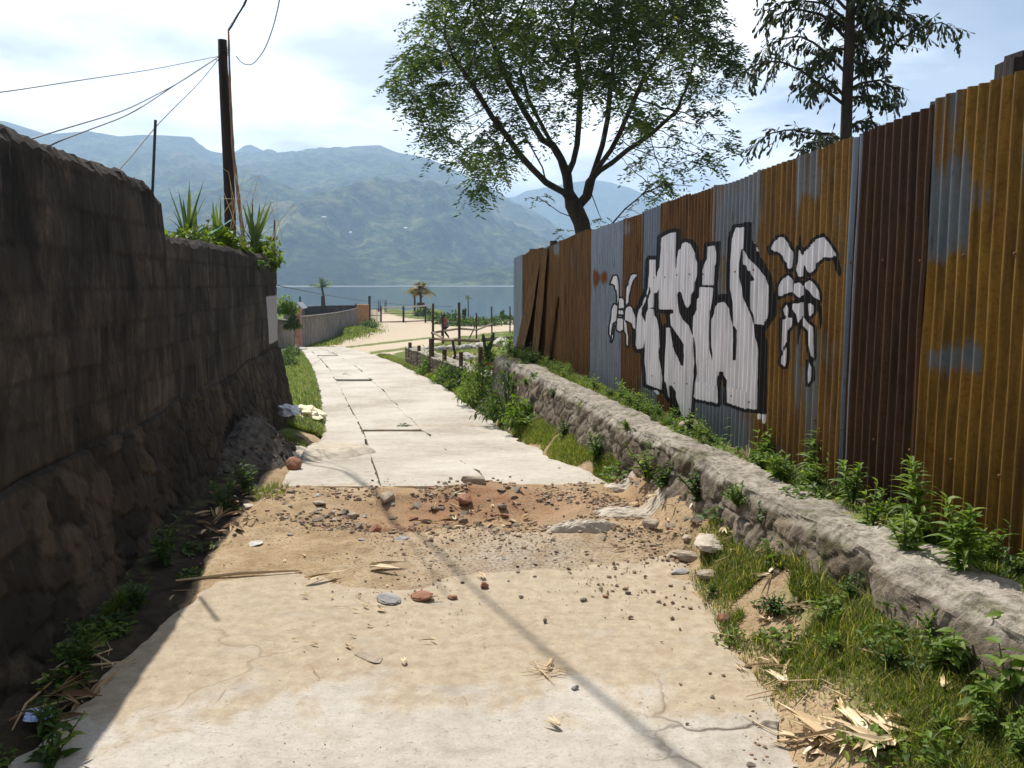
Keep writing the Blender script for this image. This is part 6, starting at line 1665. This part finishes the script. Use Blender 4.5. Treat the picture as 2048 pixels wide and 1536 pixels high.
for c, s_, n, lab, grp, sc in [((700, 1250), (330, 150), 34, 'thin dry stalk on the near slab', 'stalks on the near slab', (.12, .5)), ((1100, 1350), (35, 10), 10, 'twig of the small dry bundle on the near slab', 'twigs of the dry bundle', (.4, .8)), ((900, 1030), (200, 35), 26, 'dry stalk in the rubble of the broken stretch', 'stalks in the rubble', (.3, .9)),
                               ((200, 1380), (150, 80), 26, 'shaded stalk at the foot of the block wall', 'shaded stalks at the wall foot', (.5, 1.5)), ((1600, 1350), (80, 110), 22, 'dry stalk along the edge of the near slab', 'stalks along the slab edge', (.4, 1.1)), ((1400, 1090), (90, 60), 16, 'dry stalk on the dirt below the ledge', 'stalks below the ledge', (.4, .9))]:
    for i in range(n):
        p = gp(c[0] + random.gauss(0, s_[0] * .6), min(c[1] + random.gauss(0, s_[1] * .6), 1560))
        if p[0] < float(xwall(p[1])) + .22: p[0] = float(xwall(p[1])) + .22 + random.uniform(0, .3)
        lay(random.choice(SP_), 'dry_stalk', p, random.uniform(*sc), random.uniform(0, 6.28), lab, 'stalk', grp, dz=.004)
lay(SP_[0], 'dry_stalk', gp(480, 1160), 2.6, .25, 'long pale stalk reaching out of the shadow', 'stalk'); lay(SP_[1], 'dry_stalk', gp(1490, 1290), 1.3, 2.5, 'long straw stalk beside the brick lump', 'stalk')

# ================================================================== THE FENCED PLOT AND THE SHORE
def wline(px):      # station on the pebble wall for a photo column
    a = (px - 1024) / F / 1.0
    k = a * 1.0
    t = (k * PA[1] - PA[0]) / ((PB - PA)[0] - k * (PB - PA)[1])
    return PA + (PB - PA) * t
L_ = float(np.linalg.norm(PB - PA)); n = 220; s = np.linspace(-.4, L_, n); nf = 18
root = empty('pebble_wall', (0, 0, 0), 'low wall of round river pebbles with a mortar top edging the fenced plot', 'wall')
def pbase(s_): q = PA + pdv * s_; return float(ground_z(np.array([q[0] - .45]), np.array([q[1]]))[0])
zb = np.array([pbase(q) for q in s]) - .1; zt = np.interp(s, [0, L_], [-.16, -.27]) + .03 * fbm(s * 1.3, 0 * s, 0, 2, 5)
U = np.linspace(0, 1, nf); S_, U_ = np.meshgrid(s, U, indexing='ij'); Z = zb[:, None] + (zt - zb)[:, None] * U_
f1, f2, idv = vor(S_ / .13, Z / .10, 61); e = f2 - f1
o_ = .05 * sm(e, 0, .5) + .02 * (idv - .5)
nrm = np.array((-pdv[1], pdv[0]))
X = PA[0] + pdv[0] * S_ + nrm[0] * o_; Y = PA[1] + pdv[1] * S_ + nrm[1] * o_
mk('pebble_face', np.stack([X, Y, Z], -1), grid_faces(n, nf)[:, ::-1], M['ledge'], root, attrs={'stone': np.clip(idv * 1.25, 0, 1), 'seam': 1 - sm(e, .03, .2), 'top': np.zeros_like(e)})
rows = []
for k, (dx, dz) in enumerate(((.05, 0), (.03, .02), (-.15, .03), (-.38, .02), (-.42, -.02), (-.42, -.4))):
    rows.append(np.stack([PA[0] + pdv[0] * s + nrm[0] * dx, PA[1] + pdv[1] * s + nrm[1] * dx, zt + dz + .008 * vnoise(s * 9, 0 * s + k, 0, 3)], -1)[:, None])
V = np.concatenate(rows, 1); mk('mortar_top', V, grid_faces(n, 6)[:, ::-1], M['ledge'], root, attrs={'stone': np.ones(n * 6) * .5, 'seam': np.zeros(n * 6), 'top': np.ones(n * 6)})
eb = MB(); q = PA + pdv * L_; eb.box((q[0] - nrm[0] * .18, q[1] - nrm[1] * .18 - .02, -.5), (.42, .1, .5), rz=math.atan2(nrm[1], nrm[0])); o = eb.build('pebble_end', M['ledge'], root)
for kk in ('stone', 'seam', 'top'):
    a = o.data.attributes.new(kk, 'FLOAT', 'POINT'); a.data.foreach_set('value', np.full(8, .4 if kk == 'stone' else 0, dtype=np.float32))
def stake(a, b, r, label, mat='wood', group=None, name='wooden_post', n=6, wob=.0):
    a, b = np.array(a), np.array(b); mb = MB(); T_ = np.linspace(0, 1, 5)[:, None]; P = (b - a) * T_; P[1:-1, 0] += wob * rng.normal(size=3)
    mb.tube(P, [r * 1.06, r, r * 1.02, r * .97, r], n); o = mb.build(name, M[mat]); o.location = a; return tag(o, label, 'post', group)
for px, y0, y1, r, lab in [(820, 685, 696, .05, 'short stub post at the far corner of the pebble wall'), (838, 691, 704, .05, 'short dark post second along the pebble wall top'), (863, 677, 716, .075, 'thick dark post rising high above the pebble wall'),
                           (889, 699, 727, .065, 'dark square-cut post at the middle of the pebble wall'), (922, 704, 738, .06, 'dark post on the near stretch of the pebble wall'), (961, 694, 745, .07, 'tall thick dark post beside the brick planter')]:
    q = wline(px); Y = float(np.clip(q[1], 15.2, 25)); q2 = PA + (PB - PA) * ((Y - PA[1]) / (PB[1] - PA[1]))
    b = at(px, y0, Y); a = np.array((b[0], Y, -.5)); a[0] = at(px, y1, Y)[0]
    stake(a, b, r * (Y / 22), lab)
def gpost(px0, py0, px1, py1, r, label, mat='wood', group=None, **kw):
    a = gp(px1, py1); b = at(px0, py0, a[1]); a[2] -= .15
    return stake(a, b, r, label, mat, group, **kw)
gpost(905, 680, 909, 726, .035, 'crooked thin branch stake inside the fenced plot', wob=.04)
RF = [(866, 607, 866, 693, .045, 'tall rail-fence post at the corner by the thick wall post'), (885, 629, 886, 688, .05, 'stout post right in front of the walking person'.replace('right ', '')), (918, 605, 919, 692, .05, 'tall grey post with a pale foot in the rail fence'), (953, 626, 953, 678, .045, 'post of the rail fence with a slanting brace'),
      (983, 613, 984, 667, .055, 'tall dark post where the upper rail ends'), (1020, 613, 1020, 665, .05, 'last tall post of the rail fence by the sheets')]
rfp = []
for px0, y0, px1, y1, r, lab in RF:
    gpost(px0, y0, px1, y1, r, lab, group='posts of the rail fence'); rfp.append(gp(px1, y1))
def rail(pts, r, label, mat='rail'):
    mb = MB(); mb.tube(np.array(pts), r, 6); tag(mb.build('fence_rail', M[mat]), label, 'rail')
Ys = [q[1] for q in rfp]
rail([at(864, 666, Ys[0]), at(886, 662, Ys[1]), at(919, 657, Ys[2])], .045, 'reddish rail from the corner post past the walking person')
rail([at(919, 657, Ys[2]), at(953, 660, Ys[3])], .045, 'short reddish rail between grey post and brace post')
rail([at(953, 660, Ys[3]), at(984, 648, Ys[4])], .05, 'slanting reddish rail climbing to the tall dark post')
rail([at(865, 677.5, Ys[0] + .3), at(910, 680, 27), at(960, 682, 27)], .05, 'long lower rail across the plot')
rail([at(966, 680, 27), at(1000, 677.5, 29), at(1028, 675, 31)], .065, 'dark thick lower rail towards the sheet fence', 'wood')
rail([at(866, 665, Ys[0]), at(886, 676, 26.5)], .035, 'sloping thin brace between the first two rail posts')
rail([at(954, 645, Ys[3]), gp(938, 678)], .04, 'slanting brace leaning on the rail-fence post')
# white stones in rows on the lawn
WS_M = [rock_mesh('white_stone', rng, 1, .8, .7, 2, .3, 'rock_pale') for _ in range(3)]
def wst(px, py, sc, lab, grp=None):
    p = gp(px, py); o = bpy.data.objects.new('white_stone', WS_M[random.randrange(3)]); COL.objects.link(o); o.location = p + np.array((0, 0, sc * .35)); o.scale = (sc, sc, sc); o.rotation_euler = (0, 0, random.uniform(0, 6)); tag(o, lab, 'stone', grp)
for i in range(9): wst(848 + 5.5 * i, 701 + random.uniform(-1, 1), random.uniform(.08, .14), 'white edging stone in the row behind the thick post', 'white stones behind the thick post')
for i in range(12): wst(902 + 6 * i, 701 - i * .5 + random.uniform(-1, 1), random.uniform(.08, .16), 'white edging stone in the long row across the plot lawn', 'white stones across the plot lawn')
wst(1003, 694, .30, 'largest white boulder near the sheet fence end'); wst(995, 692, .2, 'white stone touching the largest boulder'); wst(1014, 696, .18, 'small white stone on the fence side of the boulder')
for i in range(14): wst(930 + random.gauss(0, 9), 717 + random.gauss(0, 2.4), random.uniform(.05, .12), 'pale stone in the loose pile on the plot lawn', 'stones in the loose pile')
# brick planter with cactus
p = gp(973, 742); p[1] = min(p[1], 18.5)
pc = at(974, 735, 17.5); q = empty('brick_planter', (pc[0], pc[1], -.4), 'red brick planter at the end of the fenced plot', 'planter')
b = MB(); b.box((0, 0, .08), (.26, .3, .56)); b.build('body', M['brick'], q); b = MB(); b.box((0, 0, .375), (.30, .34, .03)); b.build('rim', M['brick'], q)
def cactus(base, arms, r, label, mat='weed_dark'):
    mb = MB()
    for P in arms:
        P = np.array(P); n = 12; s_ = np.linspace(0, 1, len(P)); u = np.linspace(0, 1, n); Q = np.stack([np.interp(u, s_, P[:, i]) for i in range(3)], -1)
        mb.tube(Q - base, r * (1 + .18 * np.sin(np.arange(n) * 2.2)) * np.where(u > .93, .6, 1), 7, .25)
        for k in range(n):
            for j in range(3):
                a = random.uniform(0, 6.28); d = np.array((math.cos(a), math.sin(a), .4)); leaf(mb, Q[k] - base + d * r * .9, d, r * 1.1, r * .5, .3, 0, .1, 0, 2)
    o = mb.build('cactus_plant', M[mat]); o.location = base; return tag(o, label, 'cactus')
Yc = 17.5; base = at(974, 722, Yc)
cactus(base, [[base, at(972, 700, Yc), at(969, 690, Yc), at(966, 668, Yc)], [at(974, 712, Yc), at(978, 695, Yc), at(984, 682, Yc), at(987, 665, Yc)], [base, at(974, 705, Yc), at(974, 695, Yc)]], .035, 'branching dark cactus growing out of the brick planter')
o = bush_mb(rng, .16, .16, .32, 240, .16, .035).build('spiky_plant', M['weed_dark']); o.location = base; tag(o, 'dense spiky leaves around the cactus in the planter', 'plant')
p = gp(1018, 712); o = bush_mb(rng, .3, .3, .75, 260, .10, .05).build('bush', M['weed']); o.location = p; tag(o, 'thin leafy bush at the end post of the sheet fence', 'bush')

# ---- walking person
pp = gp(889, 679); Hm = (679 - 629.5) / F * pp[1] * 1.0
def skin_body(name, verts, edges, mat, parent, sub=1):
    me = bpy.data.meshes.new(name); me.from_pydata([v[:3] for v in verts], edges, []); me.materials.append(mat)
    o = bpy.data.objects.new(name, me); COL.objects.link(o); o.parent = parent
    m = o.modifiers.new('skin', 'SKIN'); 
    for i, v in enumerate(verts): me.skin_vertices[0].data[i].radius = (v[3], v[4] if len(v) > 4 else v[3])
    me.skin_vertices[0].data[0].use_root = True
    s_ = o.modifiers.new('smooth', 'SUBSURF'); s_.levels = sub; s_.render_levels = sub + 1
    return o
k = Hm / 1.65
per = empty('person', pp, 'person in a red top and dark trousers walking on the sandy path with a bag', 'person', rz=math.radians(115)); per.scale = (k, k, k)
VB = [(0, 0, .86, .13, .10), (0, 0, 1.02, .125, .09), (0, 0, 1.2, .15, .10), (0, .01, 1.34, .13, .085), (0, .015, 1.42, .05), (0, .025, 1.48, .055), (0, .035, 1.55, .075, .085), (0, .03, 1.63, .055),
      (.18, 0, 1.34, .045), (.24, -.06, 1.1, .038), (.25, .0, .88, .03), (.255, .03, .80, .03), (-.18, 0, 1.34, .045), (-.23, .05, 1.1, .038), (-.22, .16, .90, .03), (-.22, .19, .82, .03),
      (.09, .02, .80, .085), (.10, .15, .46, .055), (.10, .10, .08, .04), (.10, .22, .035, .035), (-.09, -.02, .80, .085), (-.10, -.02, .46, .055), (-.10, -.28, .12, .04), (-.10, -.19, .05, .035)]
EB = [(0, 1), (1, 2), (2, 3), (3, 4), (4, 5), (5, 6), (6, 7), (3, 8), (8, 9), (9, 10), (10, 11), (3, 12), (12, 13), (13, 14), (14, 15), (0, 16), (16, 17), (17, 18), (18, 19), (0, 20), (20, 21), (21, 22), (22, 23)]
skin_body('body', VB, EB, M['skin'], per)
skin_body('red_top', [(0, 0, .84, .16, .13), (0, 0, 1.02, .15, .115), (0, 0, 1.2, .175, .125), (0, .01, 1.36, .145, .10), (.19, 0, 1.33, .062), (.235, -.05, 1.12, .055), (-.19, 0, 1.33, .062), (-.23, .04, 1.12, .055)], [(0, 1), (1, 2), (2, 3), (3, 4), (4, 5), (3, 6), (6, 7)], M['red'], per)
skin_body('trousers', [(0, 0, .86, .155, .125), (.09, .02, .78, .105), (.10, .15, .46, .075), (.10, .10, .12, .06), (-.09, -.02, .78, .105), (-.10, -.02, .46, .075), (-.10, -.27, .16, .06)], [(0, 1), (1, 2), (2, 3), (0, 4), (4, 5), (5, 6)], M['dark_cloth'], per)
me = rock_mesh('hair', rng, .098, .11, .10, 3, .06, 'hair'); h = bpy.data.objects.new('hair', me); COL.objects.link(h); h.parent = per; h.location = (0, .012, 1.605)
me = rock_mesh('bag', rng, .14, .10, .24, 3, .12, 'grey_cloth'); bg_ = empty('shoulder_bag', pp, 'grey cloth bag hanging at the side of the walking person', 'bag', rz=math.radians(115)); bg_.scale = (k, k, k)
o = bpy.data.objects.new('pouch', me); COL.objects.link(o); o.parent = bg_; o.location = (.02, -.24, 1.0)
mb = MB(); mb.tube([(.02, -.2, 1.2), (.1, -.1, 1.42), (.06, .03, 1.44), (.02, -.22, 1.2)], .012, 5); mb.build('strap', M['grey_cloth'], bg_)

# ---- far gate and wire fence
gb = [gp(738, 645), gp(762, 645), gp(807, 645), gp(851, 645), gp(866, 648)]
gt = [592, 612, 612, 613, 607]; gx = [739, 762, 807, 851, 866]
gate = empty('iron_gate', gb[0], 'iron bar gate with a long pipe rail across the sandy track', 'gate')
g0 = np.array(gb[0]); YG = float(np.mean([q[1] for q in gb[:4]]))
def gat(x, y): return at(x, y, YG) - g0
for x, yt, r in zip(gx[:4], gt, (.11, .08, .09, .08)):
    b = MB(); b.tube([gat(x, 646.5), gat(x, (645 + yt) / 2), gat(x, yt)], r, 6); b.build('post', M['rod'], gate)
b = MB()
for x in np.arange(742.5, 761, 2.6): b.tube([gat(x, 645), gat(x, 618)], .022, 4)
b.tube([gat(739, 618), gat(762, 618)], .03, 4); b.tube([gat(739, 644.5), gat(762, 644.5)], .03, 4); b.tube([gat(739, 631), gat(762, 631)], .02, 4); b.build('bar_panel', M['rod'], gate)
b = MB(); b.tube([gat(761, 615), gat(807, 614), gat(852, 611.5), gat(866, 611.5)], .07, 6); b.build('top_rail', M['white_rail'], gate)
b = MB(); b.tube([gat(741, 645), gat(790, 643.5), gat(851, 641.5), gat(866, 641.5)], .05, 6); b.build('foot_rail', M['rust_iron'], gate)
b = MB(); b.tube([gat(762, 627), gat(851, 627)], .018, 4); b.build('middle_wire', M['rod'], gate)
# frame by the shore
f0 = gp(757, 624); fr = empty('goal_frame', f0, 'thin iron frame standing on the shore lawn behind the gate', 'frame'); Yf = f0[1]
for x0, x1, y in ((756.5, 772.5, 600), (760, 770, 603)):
    b = MB(); b.tube([at(x0, 623.5, Yf + (x0 > 758)) - f0, at(x0, y, Yf + (x0 > 758)) - f0, at(x1, y, Yf + (x0 > 758)) - f0, at(x1, 623.5, Yf + (x0 > 758)) - f0], .05, 5); b.build('hoop', M['rod'], fr)

# ---- palms by the shore
def small_palm(px, py_base, py_crown, Y, r_px, nf, label, mat, trunk_r=.09, droop=.5, upright=0.15, lean=0):
    a = at(px, py_base, Y); c = at(px + lean, py_crown, Y); R = r_px / F * Y
    root = empty('palm', a, label, 'palm'); b = MB(); b.tube([(0, 0, -.3), (c - a) * .5 + np.array((.03, 0, 0)), c - a], [trunk_r * 1.2, trunk_r, trunk_r * .85], 7); b.build('trunk', M['wood'], root)
    mb = MB()
    for k in range(nf):
        az = k * 2.4 + random.uniform(-.3, .3); e = random.uniform(-.1, 1.4) + upright; L = R * random.uniform(.85, 1.25)
        d = np.array((math.cos(az) * math.cos(e), math.sin(az) * math.cos(e), math.sin(e)))
        t_ = np.clip(rng.normal(.45, .3), 0, 1)
        prev = c - a
        for j in range(1, 9):
            u = j / 8; q = c - a + d * L * u + np.array((0, 0, -droop * L * u * u))
            mb.tube([prev, q], [.022, .018], 3, t_, cap=False)
            ax = q - prev; ax /= np.linalg.norm(ax); prev = q
            for sg in (-1, 1):
                sd = np.cross(ax, (0, 0, 1)); sd /= np.linalg.norm(sd) + 1e-6
                for jj in range(2):
                    leaf(mb, q - ax * L / 16 * jj, sd * sg + ax * .8 + np.array((0, 0, -.35 + random.uniform(-.2, .2))), L * .42 * (1.1 - .6 * u), L * .06, float(np.clip(t_ + rng.normal(0, .12), 0, 1)), .3, .2, 0, 2)
    mb.build('crown', M[mat], root); return root
small_palm(841, 625, 578, 98, 25, 26, 'yellowing palm with a full round crown on the lake shore', 'orange_leaf', .13)
small_palm(829, 624, 586, 99, 20, 14, 'thinner reddish palm crowding behind the full one', 'orange_leaf', .11)
small_palm(649, 612, 576, 66, 24, 10, 'slender upright palm behind the low grey walls', 'yellow_leaf', .09, .25, .55, -5)
small_palm(936, 642, 597, 76, 12, 6, 'small young palm near the water behind the rail fence', 'yellow_leaf', .05, .5)
for px, py, rx, rz_, n, lab in [(848, 632, 1.5, .9, 420, 'dark shrub at the foot of the shore palms'), (900, 648, 1.6, 1.1, 420, 'dark hedge shrub behind the walking person'), (945, 652, 2.6, .7, 420, 'low dark hedge on the bank above the water'), (985, 649, 2.6, .5, 360, 'low green hedge near the end of the rail fence'), (1012, 640, 1.8, .6, 300, 'grassy shrub on the bank beside the sheet fence end'), (875, 640, 1.0, .8, 300, 'shrub beside the end post of the gate')]:
    p = gp(px, py); o = bush_mb(rng, rx, 1.2, rz_, n, .34, .16).build('shrub', M['weed_dark']); o.location = p; tag(o, lab, 'shrub')
for px, y0, y1, lab in [(928, 616, 645, 'dark many-armed cactus on the bank by the young palm'), (1004, 620, 642, 'two-armed cactus on the bank near the sheet fence'), (908, 626, 646, 'leaning dark cactus beside the person')]:
    a = at(px, y1, 76); 
    cactus(a, [[a, at(px - 2, (y0 + y1) / 2, 76), at(px - 1.5, y0 + 2, 76)], [a, at(px + 2.5, (y0 + y1) / 2, 76.2), at(px + 3, y0, 76.2)], [a, at(px, (y0 + y1) / 2, 76), at(px + .5, y0 + 6, 76)]], .10, lab)
# board on posts at the palms
a = gp(841, 634); q = empty('notice_board', a, 'brown wooden board raised on posts before the shore palms', 'board'); Yb = a[1]
b = MB(); c_ = at(841.5, 610, Yb) - a; b.box(c_, (15 / F * Yb, .12, 9.5 / F * Yb)); b.build('panel', M['wood'], q)
for x in (836, 847): b = MB(); b.tube([at(x, 634, Yb) - a, at(x, 607, Yb) - a], .06, 6); b.build('post', M['wood'], q)
b = MB(); b.tube([at(851, 612, Yb) - a, at(862, 628, Yb) - a], .05, 5); b.build('brace', M['wood'], q)
# ---- long low walls at the far bend
def far_wall(pts, th, mat, label, name='garden_wall', parts=()):
    """pts: (px, py_top, py_base, Y)"""
    V = []; 
    for px, t, b, Y in pts:
        a = at(px, b, Y); c = at(px, t, Y)
        V += [(a[0], Y, a[2] - .4), (c[0], Y, c[2]), (c[0] - .1, Y + th, c[2] + .02), (a[0] - .1, Y + th, a[2] - .4)]
    n = len(pts); Fc = []
    for i in range(n - 1):
        for k in range(3): Fc.append((4 * i + k, 4 * i + 4 + k, 4 * i + 5 + k, 4 * i + 1 + k))
    Fc += [(0, 1, 2, 3), tuple(4 * n - 4 + k for k in (3, 2, 1, 0))]
    o = mk(name, V, Fc, M[mat]); tag(o, label, 'wall'); return o
pts = [(600, 635, 686, 36.5), (625, 632.5, 682, 40), (650, 629.5, 672, 46), (675, 626, 663, 52), (700, 621, 655, 58), (714, 617, 650, 62)]
w = far_wall(pts, .3, 'grey_block', 'long low grey plastered wall curving up to the gate')
far_wall([(713.5, 609.5, 650.5, 62), (738, 609.5, 646, 67)], .5, 'orange_block', 'ochre stained wall end beside the iron gate')
b = MB(); b.tube([np.array(at(px, t - .2, Y)) + np.array((0, .12, .02)) for px, t, _, Y in pts], .05, 5); o = b.build('coping', M['grey_block'], w)
far_wall([(598, 614, 640, 66), (660, 611, 636, 69), (716, 610.5, 634, 72)], .3, 'dark_block', 'dark wall standing behind the long grey wall')
for px, y0, lab in ((600, 593, 'thin post on the dark back wall by the creeper'), (644, 592, 'thin post on the dark back wall by the slender palm'), (712, 607, 'stub post at the end of the dark back wall')): stake(at(px, 618, 67), at(px, y0, 67), .07, lab, 'rod')
a = at(597, 688, 36); q = empty('gate_pillar', a, 'pink painted square pillar at the start of the long grey wall', 'pillar')
b = MB(); hh = (688 - 622) / F * 36; b.box((0, .15, hh / 2 - .2), (.19, .3, hh + .4)); b.build('shaft', M['pink'], q); b = MB(); b.box((0, .15, hh + .04), (.26, .36, .08)); b.build('cap', M['pink'], q)
me = rock_mesh('finial', rng, .09, .09, .09, 2, .05, 'plaster'); o = bpy.data.objects.new('finial', me); COL.objects.link(o); o.parent = q; o.location = (-.06, .15, hh + .15)
far_wall([(540, 640, 700, 33), (590, 640, 690, 35.2)], .3, 'grey_block', 'short shaded wall stub half hidden past the block wall end')
Yv = 34; b0 = at(574, 640, Yv)
o = bush_mb(rng, .55, .5, .75, 900, .13, .07, .3).build('creeper', M['weed']); o.location = at(572, 625, Yv); tag(o, 'green creeper crown spilling over the wall stub', 'creeper')
o = bush_mb(rng, .4, .4, .6, 500, .13, .07, .3).build('creeper', M['weed_dark']); o.location = at(585, 655, Yv - .3); tag(o, 'darker creeper hanging beside the pink pillar', 'creeper')
# little tin roof behind
a = at(585, 606, 45); q = empty('shed', (a[0], a[1], a[2] - 2), 'small shed roof of pale tin peeping over the creeper', 'shed')
b = MB(); b.add([(-.5, -.5, 1.9), (.35, -.5, 2.05), (.35, .7, 2.05), (-.5, .7, 1.9), (.62, -.5, 1.72), (.62, .7, 1.72), (-.5, -.5, 1.86), (.35, -.5, 2.01), (.62, -.5, 1.68)], [(0, 1, 2, 3), (1, 4, 5, 2), (0, 6, 7, 1), (1, 7, 8, 4)]); b.build('roof', M['roof'], q)
b = MB(); b.box((.05, .1, .9), (.9, .9, 1.85)); b.build('wall', M['grey_block'], q)
# low shrub at the end of the long wall
p = gp(738, 655); o = bush_mb(rng, .7, 1.4, .6, 420, .2, .1).build('shrub', M['weed_dark']); o.location = p; tag(o, 'small shrub at the near end of the gate bank', 'shrub')
